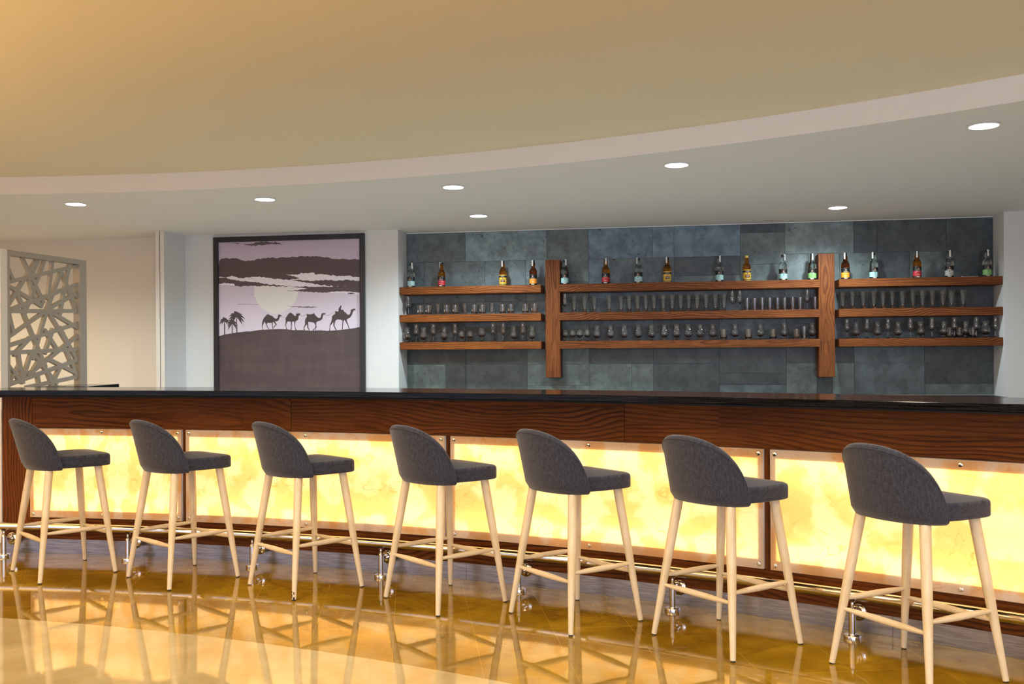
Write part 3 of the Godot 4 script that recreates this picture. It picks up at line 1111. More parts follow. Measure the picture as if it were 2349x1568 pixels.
func build_lamps() -> void:
	var spots := [[-4.663, 10.25, "lit round downlight in the soffit near the lattice screen wall"], [-2.575, 10.013, "lit round downlight in the soffit in front of the desert picture"],
		[-0.564, 9.355, "lit round downlight by the soffit edge, third from the screen wall"], [-0.385, 11.304, "lit round downlight close to the slate wall above the left shelf bay"],
		[1.441, 8.321, "lit round downlight by the soffit edge, in front of the middle bay"], [3.698, 10.832, "lit round downlight close to the slate wall above the right wooden post"],
		[3.435, 6.946, "lit round downlight by the soffit edge nearest the white right wall"]]
	for p in spots:
		downlight(Vector3(p[0], LOW_Y, -p[1]), p[2], "recessed downlights in the soffit", BAR_ENERGY, Color(0.89, 0.97, 1.0))
	downlight(Vector3(-7.7, LOW_Y, -11.3), "added warm downlight in the soffit corner beyond the lattice screen", "recessed downlights in the soffit", 6.5, Color(1.0, 0.9, 0.74))  # unseen lamp, added to warm and brighten the left wall
	# unseen warm floor cans, added to brighten and warm the upper ceiling
	for u in [[Vector3(-6.8, 0, -3.0), 42.0, "added warm uplight can on the floor left of the seats"], [Vector3(-3.2, 0, 1.2), 26.0, "added warm uplight can on the open floor facing the bar"]]:
		var can := thing("added_uplight", u[2], "lamp", u[0], 0.0, "added floor uplights")
		var cs := Shape.new()
		cs.lathe([[Vector2(0.0, 0.0), Vector2(0.085, 0.0)], [Vector2(0.085, 0.0), Vector2(0.085, 0.22)], [Vector2(0.085, 0.22), Vector2(0.078, 0.22)], [Vector2(0.078, 0.22), Vector2(0.075, 0.17)]], 28)
		part("housing", cs, mats.cap_black, can)
		cs = Shape.new()
		cs.lathe([[Vector2(0.075, 0.17), Vector2(0.0, 0.172)]], 28)
		part("lamp_lens", cs, mats.added_lamp_warm, can)
		var l := SpotLight3D.new()
		l.name = "added_uplight_beam"
		l.light_color = Color(1.0, 0.84, 0.58)
		l.light_energy = u[1]
		l.light_size = 0.06
		l.spot_angle = 72.0
		l.spot_angle_attenuation = 0.8
		l.spot_range = 20.0
		l.shadow_enabled = true
		can.add_child(l)
		l.position = Vector3(0, 0.25, 0)
		l.rotation.x = PI / 2
	# the same lamps go on in the upper ceiling over the seats, behind the camera
	var row := 0
	for d in [4.0, 1.6, -0.8, -3.2]:
		row += 1
		for k in range(2 if row == 1 else 0, 6):
			var at := Vector3(-7.0 + 2.7 * k, HIGH_Y, -d)
			downlight(at, "%s downlight of the %s lamp row in the upper ceiling over the seats" % [ORDER[k], ORDER[row - 1]], "downlights in the upper ceiling", ROOM_ENERGY, Color(1.0, 0.92, 0.78))
	var c := thing("blank_cover", "flat round blank cover in the soffit beside the white right wall", "ceiling cover", Vector3(5.93, LOW_Y, -11.0))
	var s := Shape.new()
	s.lathe([[Vector2(0.0, -0.004), Vector2(0.1, -0.004)], [Vector2(0.1, -0.004), Vector2(0.105, 0.0)]], 28)
	part("disc", s, mats.ceiling_paint, c)

# ---------------------------------------------------------------- picture
func poly_fill(im: Image, pts: Array, c: Color) -> void:
	var lo := 1e9
	var hi := -1e9
	for p in pts:
		lo = minf(lo, p.y)
		hi = maxf(hi, p.y)
	for y in range(maxi(0, int(floor(lo))), mini(im.get_height() - 1, int(ceil(hi))) + 1):
		var xs := []
		for i in pts.size():
			var a: Vector2 = pts[i]
			var b: Vector2 = pts[(i + 1) % pts.size()]
			if (a.y <= y + 0.5) != (b.y <= y + 0.5):
				xs.append(a.x + (y + 0.5 - a.y) / (b.y - a.y) * (b.x - a.x))
		xs.sort()
		for i in range(0, xs.size() - 1, 2):
			var x0 := maxi(0, roundi(xs[i]))
			var x1 := mini(im.get_width(), roundi(xs[i + 1]))
			if x1 > x0:
				im.fill_rect(Rect2i(x0, y, x1 - x0, 1), c)

func on_canvas(px: float, py: float) -> Vector2:
	var t := (px - 502.5) / 324.0
	var top := 555.0 - t * 6.5
	return Vector2(t * 1000.0, (py - top) / (894.0 - top) * 998.0)

func outline(list: Array, ox: float, oy: float, scale: float) -> Array:
	var out := []
	for i in range(0, list.size(), 2):
		out.append(on_canvas(ox + list[i] / scale, oy + list[i + 1] / scale))
	return out

func rough_edge(pts: Array, amp: float, s: int) -> Array:
	var f := noise(s, 0.02, 4)
	var out := []
	for i in pts.size():
		var a: Vector2 = pts[i]
		var b: Vector2 = pts[(i + 1) % pts.size()]
		var n := maxi(1, int(a.distance_to(b) / 6.0))
		for k in n:
			var p := a.lerp(b, float(k) / n)
			out.append(p + Vector2(0, f.get_noise_2d(p.x * 1.6, p.y * 1.6) * amp))
	return out

func desert_print() -> Image:
	var w := 1000
	var h := 1100
	var wash := noise(201, 1.0, 3)
	var top := Color8(190, 176, 198)
	var low := Color8(226, 216, 232)
	var ink := Color8(76, 62, 66)
	var im := Image.create(w, h, false, Image.FORMAT_RGB8)
	for y in h:
		im.fill_rect(Rect2i(0, y, w, 1), top.lerp(low, clampf(y / 500.0, 0.0, 1.0)))
	# moon
	var mc := on_canvas(635.6, 665.0)
	var circle := []
	for k in 80:
		circle.append(mc + Vector2(cos(TAU * k / 80), sin(TAU * k / 80)) * 157.0)
	poly_fill(im, circle, Color8(232, 228, 226))
	var white := Color8(238, 232, 242)
	var C := [490.0, 540.0, 6.711]
	# bright breaks between the clouds, then the clouds
	for q in [[95, 625, 300, 610, 560, 625, 850, 640, 1150, 660, 1400, 700, 1950, 790, 1500, 790, 1180, 790, 800, 745, 400, 695, 200, 640, 95, 650],
			[1120, 595, 1380, 575, 1580, 575, 1800, 600, 2250, 630, 2250, 705, 1900, 705, 1500, 705, 1330, 690, 1180, 665],
			[1130, 850, 1330, 800, 1460, 815, 1400, 835, 1250, 848], [95, 735, 200, 722, 330, 735, 340, 765, 200, 765, 95, 760], [1560, 880, 1900, 860, 2250, 885, 2250, 905, 1900, 885]]:
		poly_fill(im, rough_edge(outline(q, C[0], C[1], C[2]), 8.0, 204), white)
	var moon_top := []
	for k in 60:
		var a := PI + 0.55 + (PI - 1.1) * k / 59.0
		moon_top.append(mc + Vector2(cos(a), sin(a)) * 157.0)
	poly_fill(im, moon_top, Color8(240, 234, 232))
	var n := 210
	for q in [[95, 375, 140, 350, 200, 343, 330, 345, 400, 360, 500, 390, 640, 378, 700, 360, 850, 340, 1000, 345, 1120, 335, 1280, 332, 1350, 318, 1500, 325, 1600, 320, 1700, 335, 1800, 352, 1900, 370, 2000, 365, 2080, 378, 2160, 370, 2270, 380, 2270, 640, 2180, 645, 2100, 630, 1900, 625, 1700, 600, 1580, 600, 1560, 580, 1380, 578, 1280, 605, 1130, 600, 1300, 640, 1340, 660, 1180, 680, 1000, 670, 850, 650, 700, 632, 560, 632, 640, 670, 560, 640, 430, 655, 300, 615, 200, 640, 60, 632],
			[60, 650, 200, 640, 260, 670, 400, 690, 600, 710, 800, 740, 1000, 765, 1250, 787, 1000, 782, 760, 772, 600, 774, 400, 777, 330, 768, 330, 742, 300, 735, 200, 728, 60, 740],
			[1200, 685, 1350, 690, 1480, 700, 1600, 695, 1710, 685, 1900, 700, 2030, 690, 2270, 700, 2270, 790, 1950, 790, 1700, 770, 1500, 735, 1350, 710],
			[1200, 788, 1450, 785, 1600, 795, 2000, 785, 2270, 785, 2270, 885, 2100, 870, 1900, 865, 1700, 880, 1560, 875, 1400, 865, 1330, 855, 1130, 853, 1250, 845, 1400, 830, 1450, 815, 1330, 800],
			[450, 135, 620, 120, 700, 95, 850, 93, 900, 110, 980, 100, 1080, 135, 900, 130, 760, 145, 640, 150], [300, 112, 420, 118, 380, 126], [2060, 890, 2130, 880, 2190, 905, 2120, 910]]:
		poly_fill(im, rough_edge(outline(q, C[0], C[1], C[2]), 7.0, n), Color8(88, 74, 80))
		n += 1
	# thin cloud bars low in the sky
	for q in [[500, 905, 630, 902, 630, 908], [380, 1050, 700, 1056, 700, 1062, 380, 1058]]:
		poly_fill(im, outline(q, C[0], C[1], C[2]), Color8(160, 142, 166))
	var A := [490.0, 690.0, 13.05]
	var B := [660.0, 690.0, 13.05]
	poly_fill(im, rough_edge(outline([0, 150, 160, 155, 350, 168, 560, 168, 800, 180, 920, 190, 800, 205, 560, 200, 350, 190, 180, 175], B[0], B[1], B[2]), 5.0, 230), Color8(96, 80, 92))
	# dune
	var dune := outline([100, 1060, 185, 1040, 330, 1000, 480, 975, 720, 940, 980, 910, 1110, 910, 1400, 865, 1760, 850, 1960, 843, 2218, 850], A[0], A[1], A[2])
	dune += outline([180, 875, 430, 872, 730, 895, 1000, 880, 1180, 900, 1500, 880, 1800, 850, 2000, 820, 2185, 780, 2300, 750], B[0], B[1], B[2])
	dune += [Vector2(1010, 1110), Vector2(-10, 1110)]
	poly_fill(im, dune, ink)
	# four camels on a rope, the last one ridden
	for q in [[A, [1480, 860, 1465, 740, 1480, 620, 1510, 540, 1550, 480, 1600, 430, 1630, 400, 1670, 398, 1710, 425, 1760, 445, 1800, 460, 1840, 510, 1880, 530, 1930, 520, 1950, 480, 1955, 430, 1980, 405, 2040, 420, 2075, 445, 2060, 460, 2030, 455, 2005, 490, 1985, 545, 1960, 590, 1910, 610, 1860, 605, 1900, 680, 1915, 710, 1850, 770, 1830, 805, 1815, 790, 1840, 755, 1880, 710, 1840, 650, 1810, 620, 1795, 650, 1795, 740, 1812, 850, 1790, 850, 1775, 740, 1765, 650, 1690, 655, 1630, 650, 1625, 720, 1650, 790, 1695, 850, 1670, 850, 1615, 760, 1595, 690, 1560, 640, 1535, 625, 1520, 680, 1490, 730, 1483, 790, 1495, 860]],
			[B, [-20, 855, -45, 730, -35, 620, -40, 520, 0, 460, 50, 385, 100, 352, 150, 365, 200, 415, 250, 455, 270, 455, 280, 420, 265, 395, 310, 375, 380, 372, 410, 390, 395, 410, 410, 425, 370, 430, 350, 470, 350, 530, 320, 580, 265, 605, 250, 680, 245, 760, 260, 830, 300, 875, 255, 875, 235, 780, 220, 620, 160, 620, 150, 700, 140, 780, 135, 865, 110, 865, 125, 760, 120, 625, 40, 610, 0, 650, -20, 700, -25, 760, 0, 840, 5, 855]],
			[B, [505, 880, 500, 790, 545, 700, 540, 590, 560, 530, 600, 480, 590, 420, 615, 375, 630, 400, 700, 405, 790, 385, 800, 360, 830, 390, 850, 430, 900, 480, 960, 520, 1000, 505, 1020, 450, 1035, 380, 1060, 368, 1140, 370, 1165, 390, 1130, 410, 1090, 420, 1070, 480, 1060, 530, 1010, 590, 940, 605, 880, 640, 870, 720, 885, 790, 850, 830, 870, 890, 855, 890, 840, 830, 790, 885, 760, 890, 770, 870, 835, 815, 850, 760, 840, 690, 800, 650, 720, 635, 640, 630, 640, 740, 640, 790, 685, 890, 665, 890, 610, 800, 605, 720, 595, 700, 545, 760, 520, 800, 530, 880]],
			[B, [1260, 895, 1275, 720, 1310, 650, 1340, 540, 1345, 470, 1380, 425, 1430, 400, 1440, 320, 1455, 300, 1470, 315, 1530, 330, 1535, 250, 1560, 200, 1585, 170, 1600, 142, 1620, 145, 1625, 180, 1605, 215, 1610, 270, 1640, 280, 1665, 260, 1680, 290, 1710, 340, 1755, 360, 1760, 385, 1830, 430, 1870, 400, 1890, 340, 1900, 270, 1940, 255, 2000, 235, 2030, 255, 2040, 290, 2000, 285, 1970, 310, 1945, 370, 1920, 440, 1870, 510, 1780, 550, 1780, 620, 1810, 690, 1830, 770, 1860, 850, 1835, 850, 1800, 730, 1750, 640, 1710, 570, 1680, 620, 1660, 720, 1650, 870, 1630, 870, 1640, 720, 1650, 590, 1580, 565, 1500, 560, 1450, 590, 1430, 640, 1410, 740, 1480, 885, 1455, 885, 1380, 745, 1385, 630, 1330, 700, 1290, 740, 1280, 895]]]:
		poly_fill(im, outline(q[1], q[0][0], q[0][1], q[0][2]), ink)
	for q in [[A, [2030, 482, 2110, 490, 2200, 472, 2200, 476, 2110, 495, 2030, 487]], [B, [405, 440, 480, 455, 540, 430, 600, 385, 600, 391, 540, 437, 480, 461, 405, 446]], [B, [1120, 430, 1260, 432, 1350, 380, 1440, 310, 1440, 317, 1350, 387, 1260, 438, 1120, 437]]]:
		poly_fill(im, outline(q[1], q[0][0], q[0][1], q[0][2]), ink)
	# two palms: trunks and drooping fronds
	rng.seed = 77
	for palm in [[700, 420, 260, 950, 15], [330, 560, 175, 1000, 13], [560, 640, 190, 985, 12]]:
		var c := Vector2(palm[0], palm[1])
		for k in palm[4]:
			var ang: float = -PI / 2 + (k / (palm[4] - 1.0) - 0.5) * 4.6 + rng.randf_range(-0.1, 0.1)
			var length: float = palm[2] * rng.randf_range(0.8, 1.2)
			var up := []
			var down := []
			for i in 8:
				var t := i / 7.0
				var p: Vector2 = c + Vector2(cos(ang), sin(ang)) * length * t + Vector2(0, length * 0.55 * t * t)
				var wd := length * 0.13 * sin(PI * minf(t + 0.12, 1.0)) * rng.randf_range(0.7, 1.15)
				var nn := Vector2(-sin(ang), cos(ang))
				up += [p.x + nn.x * wd, p.y + nn.y * wd]
				down = [p.x - nn.x * wd, p.y - nn.y * wd] + down
			poly_fill(im, outline(up + down, A[0], A[1], A[2]), ink)
		poly_fill(im, outline([palm[0] - 12, palm[1], palm[0] + 14, palm[1], palm[0] + 16, palm[3], palm[0] - 14, palm[3] + 10], A[0], A[1], A[2]), ink)
	# soft streaks in the printed sand
	for y in range(560, h, 2):
		for x in range(0, w, 2):
			var c := im.get_pixel(x, y)
			if c.r < 0.3:
				var t := wash.get_noise_2d(x * 0.012, y * 0.0025) * 0.35 + wash.get_noise_2d(x * 0.002 + 50.0, y * 0.012) * 0.35
				var k := ink.lerp(Color8(104, 86, 84), clampf(t * 0.9 + 0.15, 0.0, 1.0))
				im.fill_rect(Rect2i(x, y, 2, 2), k)
	return im

func build_picture() -> void:
	var o := thing("framed_picture", "large framed print of camels under a full moon in black frame", "picture", WALL_AT, WALL_TURN)
	var m := mat("print", Color(1, 1, 1), 0.5)
	m.albedo_texture = tex(desert_print())
	var x0 := -4.013
	var x1 := -2.016
	var y1 := 2.795
	var y0 := y1 - 1.997 * 1.1
	var s := Shape.new()
	s.quad(Vector3(x0, y0, 0.055), Vector3(x1, y0, 0.055), Vector3(x1, y1, 0.055), Vector3(x0, y1, 0.055), Vector3(0, 0, 1), Vector2(0, 1), Vector2(1, 1), Vector2(1, 0), Vector2(0, 0))
	var p := part("print", s, m, o)
	p.set_meta("label", "purple desert print of four camels, palms and a pale moon")
	s = Shape.new()
	s.box(Vector3(x0 - 0.06, y0 - 0.06, 0.041), Vector3(x1 + 0.06, y1 + 0.06, 0.054))
	part("backing", s, mats.dark_board, o)
	for r in [[x0 - 0.068, y0 - 0.068, x0, y1 + 0.068], [x1, y0 - 0.068, x1 + 0.068, y1 + 0.068], [x0, y1, x1, y1 + 0.068], [x0, y0 - 0.068, x1, y0]]:
		s = Shape.new()
		s.box(Vector3(r[0], r[1], 0.0405), Vector3(r[2], r[3], 0.085), 0.004)
		part("frame_rail", s, mats.frame_black, o)

# ---------------------------------------------------------------- screen
func build_screen() -> void:
	var a := Vector3(-3.487, 0, -6.57)
	var b := Vector3(-3.298, 0, -7.363)
	var d := (b - a).normalized()
	var o := thing("lattice_screen", "tall taupe screen panel cut through with crossing random strips", "screen", a, -atan2(d.z, d.x))
	var L := 0.819
	for r in [[0.0, 0.0, 0.026, 2.0], [0.742, 0.0, L, 2.0], [0.026, 1.962, 0.742, 2.0], [0.026, 0.0, 0.742, 0.05]]:
		var s := Shape.new()
		s.box(Vector3(r[0], r[1], -0.03), Vector3(r[2], r[3], 0.03), 0.002)
		part("frame_bar", s, mats.taupe, o)
	var s := Shape.new()
	s.box(Vector3(-0.065, 0.0, -0.075), Vector3(0.0, 2.0, 0.03), 0.002)
	part("end_post", s, mats.cream_edge, o)
	var bars := [[.018, 1.9, .078, 1.799], [.013, 1.778, .751, 1.959], [.021, 1.756, .358, 1.631], [.05, 1.587, .75, 1.813], [.011, 1.579, .748, 1.61], [.176, 1.957, .378, 1.659], [.309, 1.96, .041, 1.629], [.323, 1.948, .248, 1.825], [.39, 1.96, .191, 1.57], [.472, 1.958, .426, 1.689], [.566, 1.904, .717, 1.634], [.657, 1.96, .553, 1.585], [.095, 1.735, .192, 1.597], [.565, 1.89, .415, 1.607], [.415, 1.607, .749, 1.749], [.415, 1.607, .747, 1.479], [.415, 1.607, .652, 1.336], [.415, 1.607, .271, 1.254], [.435, 1.614, .014, 1.397], [.013, 1.339, .747, 1.515], [.013, 1.291, .745, 1.319], [.395, 1.45, .52, 1.315], [.472, 1.458, .394, 1.294], [.552, 1.474, .744, 1.223], [.746, 1.422, .224, 1.136], [.037, 1.571, .083, 1.424], [.178, 1.576, .393, 1.193], [.126, 1.288, .169, 1.084], [.091, 1.281, .235, 1.393], [.012, 1.217, .142, 1.092], [.125, 1.19, .011, 1.07], [.253, 1.288, .169, 1.104], [.271, 1.288, .508, 1.067], [.011, 1.07, .745, 1.238], [.355, 1.261, .233, 1.122], [.611, 1.315, .723, 1.132], [.744, 1.131, .422, 1.247], [.549, 1.184, .459, 1.055], [.214, 1.047, .743, 1.11], [.316, 1.12, .344, 1.0], [.421, 1.138, .5, 1.0], [.041, 1.59, .014, 1.397], [.23, 1.83, .284, 1.694], [.615, 1.797, .738, 1.72]]
	# the same weave goes on below, out of sight behind the bar
	for k in 24:
		var q: Array = bars[k + 1]
		bars.append([q[0], q[1] - 0.93, q[2], q[3] - 0.93])
	s = Shape.new()
	var k := 0
	for q in bars:
		var p0 := Vector2(q[0], q[1])
		var p1 := Vector2(q[2], q[3])
		var dir := (p1 - p0).normalized()
		p0 -= dir * 0.012
		p1 += dir * 0.012
		var nn := Vector2(-dir.y, dir.x) * 0.0145
		var z := 0.011 + 0.00004 * k
		k += 1
		var c := [p0 - nn, p1 - nn, p1 + nn, p0 + nn]
		var fr := []
		var bk := []
		for w in c:
			fr.append(Vector3(clampf(w.x, 0.02, L - 0.045), clampf(w.y, 0.04, 1.97), z))
			bk.append(Vector3(clampf(w.x, 0.02, L - 0.045), clampf(w.y, 0.04, 1.97), -z))
		s.quad(fr[0], fr[1], fr[2], fr[3], Vector3(0, 0, 1))
		s.quad(bk[0], bk[1], bk[2], bk[3], Vector3(0, 0, -1))
		for i in 4:
			var j := (i + 1) % 4
			var e: Vector3 = fr[j] - fr[i]
			s.quad(fr[i], fr[j], bk[j], bk[i], Vector3(e.y, -e.x, 0).normalized())
	part("cut_panel", s, mats.taupe, o)

# ---------------------------------------------------------------- shelves and what stands on them
const SHELF_Y := [2.1476, 1.7847, 1.4233]

func build_shelves() -> void:
	var bays := [[-1.494, 0.38, "beside the desert picture", -0.345], [0.607, 3.818, "between the two wooden posts", -0.345], [4.037, 5.89, "next to the white right wall", -0.345]]
	rng.seed = 17
	for b in 3:
		for k in 3:
			var o := thing("wall_shelf", "%s thick stained wooden shelf in the bay %s" % [["upper", "middle", "lower"][k], bays[b][2]], "shelf", WALL_AT, WALL_TURN, "floating shelves on the slate wall")
			var s := Shape.new()
			s.box(Vector3(bays[b][0], SHELF_Y[k] - 0.097, -0.345), Vector3(bays[b][1], SHELF_Y[k], 0.0), 0.003, 0, Vector2(rng.randf() * 4.0 + 2.0, -SHELF_Y[k] + rng.randf_range(-0.05, 0.3)))
			part("board", s, mats[["wood_amber", "wood", "wood"][b]], o)
	for k in 2:
		var x0: float = [0.424, 3.812][k]
		var o := thing("shelf_post", ["wooden wall post left of the middle shelf bay, between shelves", "wooden wall post right of the middle shelf bay, with arched grain"][k], "post", WALL_AT, WALL_TURN)
		var s := Shape.new()
		s.box(Vector3(x0, 0.956, -0.349), Vector3(x0 + 0.19, 2.471, -0.1), 0.003, 1, Vector2(0.7 + 1.9 * k, -x0 + 0.155))
		part("board", s, mats.wood, o)

func glass_shape(kind: String) -> Shape:
	# outer wall, rim and inner wall of each glass, as lathe profiles
	var s := Shape.new()
	var out := []
	match kind:
		"pilsner":
			out = [[Vector2(0.0, 0.0), Vector2(0.029, 0.0)], [Vector2(0.029, 0.0), Vector2(0.028, 0.012), Vector2(0.024, 0.03), Vector2(0.026, 0.07), Vector2(0.034, 0.13), Vector2(0.042, 0.185), Vector2(0.0465, 0.214)], [Vector2(0.0465, 0.214), Vector2(0.044, 0.214)], [Vector2(0.044, 0.214), Vector2(0.0395, 0.185), Vector2(0.031, 0.13), Vector2(0.023, 0.07), Vector2(0.018, 0.036), Vector2(0.0, 0.032)]]
		"flute":
			out = [[Vector2(0.0, 0.0), Vector2(0.033, 0.0)], [Vector2(0.033, 0.0), Vector2(0.030, 0.004), Vector2(0.006, 0.010), Vector2(0.0045, 0.05), Vector2(0.006, 0.085), Vector2(0.018, 0.097), Vector2(0.034, 0.115), Vector2(0.039, 0.14), Vector2(0.036, 0.175), Vector2(0.032, 0.205), Vector2(0.034, 0.247)], [Vector2(0.034, 0.247), Vector2(0.032, 0.247)], [Vector2(0.032, 0.247), Vector2(0.030, 0.205), Vector2(0.034, 0.175), Vector2(0.0365, 0.14), Vector2(0.032, 0.117), Vector2(0.016, 0.101), Vector2(0.0, 0.095)]]
		"hurricane":
			out = [[Vector2(0.0, 0.0), Vector2(0.035, 0.0)], [Vector2(0.035, 0.0), Vector2(0.033, 0.004), Vector2(0.009, 0.010), Vector2(0.008, 0.024), Vector2(0.013, 0.036), Vector2(0.036, 0.048), Vector2(0.051, 0.070), Vector2(0.054, 0.092), Vector2(0.048, 0.122), Vector2(0.039, 0.150), Vector2(0.039, 0.172), Vector2(0.044, 0.200)], [Vector2(0.044, 0.200), Vector2(0.0415, 0.200)], [Vector2(0.0415, 0.200), Vector2(0.0365, 0.172), Vector2(0.0365, 0.150), Vector2(0.0455, 0.122), Vector2(0.051, 0.092), Vector2(0.048, 0.072), Vector2(0.033, 0.052), Vector2(0.0, 0.042)]]
		"snifter":
			out = [[Vector2(0.0, 0.0), Vector2(0.030, 0.0)], [Vector2(0.030, 0.0), Vector2(0.028, 0.004), Vector2(0.008, 0.009), Vector2(0.007, 0.030), Vector2(0.012, 0.045), Vector2(0.034, 0.062), Vector2(0.045, 0.090), Vector2(0.044, 0.118), Vector2(0.036, 0.145)], [Vector2(0.036, 0.145), Vector2(0.034, 0.145)], [Vector2(0.034, 0.145), Vector2(0.0415, 0.118), Vector2(0.0425, 0.090), Vector2(0.032, 0.065), Vector2(0.0, 0.052)]]
		"goblet":
			out = [[Vector2(0.0, 0.0), Vector2(0.036, 0.0)], [Vector2(0.036, 0.0), Vector2(0.033, 0.004), Vector2(0.007, 0.010), Vector2(0.006, 0.045), Vector2(0.012, 0.062), Vector2(0.038, 0.076), Vector2(0.055, 0.110), Vector2(0.054, 0.140), Vector2(0.044, 0.180)], [Vector2(0.044, 0.180), Vector2(0.042, 0.180)], [Vector2(0.042, 0.180), Vector2(0.0515, 0.140), Vector2(0.0525, 0.110), Vector2(0.036, 0.080), Vector2(0.0, 0.068)]]
		"tumbler":
			out = [[Vector2(0.0, 0.0), Vector2(0.039, 0.0)], [Vector2(0.039, 0.0), Vector2(0.041, 0.004), Vector2(0.044, 0.072)], [Vector2(0.044, 0.072), Vector2(0.0475, 0.078), Vector2(0.049, 0.126)], [Vector2(0.049, 0.126), Vector2(0.0465, 0.126)], [Vector2(0.0465, 0.126), Vector2(0.044, 0.078), Vector2(0.038, 0.02), Vector2(0.0, 0.018)]]
		"shooter":
			out = [[Vector2(0.0, 0.0), Vector2(0.024, 0.0)], [Vector2(0.024, 0.0), Vector2(0.025, 0.006), Vector2(0.036, 0.144)], [Vector2(0.036, 0.144), Vector2(0.034, 0.144)], [Vector2(0.034, 0.144), Vector2(0.023, 0.02), Vector2(0.0, 0.018)]]
		"highball":
			out = [[Vector2(0.0, 0.0), Vector2(0.033, 0.0)], [Vector2(0.033, 0.0), Vector2(0.034, 0.004), Vector2(0.036, 0.158)], [Vector2(0.036, 0.158), Vector2(0.034, 0.158)], [Vector2(0.034, 0.158), Vector2(0.031, 0.016), Vector2(0.0, 0.014)]]
	var fine := []
	for pr in out:
		fine.append(smooth(pr))
	s.lathe(fine, 28)
	return s

func smooth(pr: Array) -> Array:
	if pr.size() < 4:
		return pr
	var out := []
	for i in pr.size() - 1:
		for k in 3:
			out.append(pr[i].cubic_interpolate(pr[i + 1], pr[maxi(i - 1, 0)], pr[mini(i + 2, pr.size() - 1)], k / 3.0))
	out.append(pr[pr.size() - 1])
	return out

func on_wall(x: float, y: float, z: float) -> Vector3:
	return WALL_AT + Basis(Vector3.UP, WALL_TURN) * Vector3(x, y, z)

const ORDER := ["first", "second", "third", "fourth", "fifth", "sixth", "seventh", "eighth", "ninth", "tenth", "eleventh", "twelfth", "thirteenth", "fourteenth", "fifteenth", "sixteenth", "seventeenth"]

func build_glasses() -> void:
	var said := {
		"pilsner": "flared pilsner glass", "flute": "stemmed tulip flute", "hurricane": "bulbous hurricane glass", "snifter": "small round snifter",
		"goblet": "large round goblet", "tumbler": "faceted rocks tumbler", "shooter": "slim tapered shooter glass", "highball": "straight highball glass"}
	var rows := [
		[1, "middle", "beside the picture", "picture wall", {"flute": [-1.411], "tumbler": [-1.247, -1.137, -.888, -.771, -.52, -.413, -.145, -.031, .158, .276], "shooter": [-1.011, -.654, -.285]}],
		[1, "middle", "between the posts", "picture-side post", {"flute": [.675, 2.78, 2.871, 3.684], "pilsner": [.794, .93, 1.053, 1.242, 1.392, 1.498, 1.603, 1.708, 1.81, 1.926, 2.037, 2.143, 2.243, 2.346, 2.457, 2.573, 2.678], "highball": [2.961, 3.052, 3.145, 3.235, 3.328, 3.414, 3.508, 3.6, 3.775]}],
		[1, "middle", "by the right wall", "arched-grain post", {"pilsner": [4.1, 4.217, 4.34, 4.463, 4.571, 4.681, 4.794, 4.916, 5.023, 5.139, 5.255, 5.351, 5.482]}],
		[2, "lower", "beside the picture", "picture wall", {"hurricane": [-1.43, -1.204, -.923, .005, .241], "flute": [-1.31, -1.073, -.782, -.273, -.137, .121], "snifter": [-.69, -.584], "goblet": [-.424]}],
		[2, "lower", "between the posts", "picture-side post", {"snifter": [.675, .768, .865, .96], "hurricane": [1.083, 1.259, 1.434, 1.611, 1.778, 1.936, 2.092, 2.236, 2.382, 2.538, 2.813, 3.122, 3.408, 3.742], "tumbler": [2.669, 2.971, 3.271, 3.55], "highball": [3.645]}],
		[2, "lower", "by the right wall", "arched-grain post", {"flute": [4.15, 4.385, 4.627, 4.886, 5.13, 5.385, 5.635, 5.85], "hurricane": [4.258, 4.504, 4.745, 5.003, 5.265, 5.514, 5.735]}],
		[2, "lower", "behind the stemmed glasses", "arched-grain post", {"tumbler": [5.362, 5.477, 5.63]}]]
	var made := {}
	rng.seed = 23
	for r in rows:
		for kind in r[4]:
			var count := 0
			for x in r[4][kind]:
				var label := "%s %s from the %s, %s shelf %s" % [ORDER[count], said[kind], r[3], r[1], r[2]]
				if r[4][kind].size() == 1:
					label = "only %s on the %s shelf %s" % [said[kind], r[1], r[2]]
				count += 1
				var o: MeshInstance3D
				if not made.has(kind):
					made[kind] = glass_shape(kind).mesh()
				o = part(kind + "_glass", made[kind], mats.table_glass, self)
				tag(o, label, "glass", "%s glasses on the %s shelf of the %s" % [kind, r[1], r[2]])
				o.position = on_wall(x, SHELF_Y[r[0]], (-0.26 if "behind" in r[2] else -0.13) + rng.randf_range(-0.012, 0.012))
				o.rotation.y = rng.randf() * TAU

# print too small to read: uneven strokes in a row
func tiny_line(im: Image, cx: int, y: int, wide: int, high: int, c: Color, s: int) -> void:
	var r := RandomNumberGenerator.new()
	r.seed = s
	var x := cx - wide / 2
	while x < cx + wide / 2:
		var w := r.randi_range(2, 4)
		im.fill_rect(Rect2i(x, y, w, high), c)
		if r.randf() < 0.6:
			im.fill_rect(Rect2i(x, y + [0, high / 2, high - 2][r.randi_range(0, 2)], w + 4, 2), c)
			w += 3
		x += w + 2

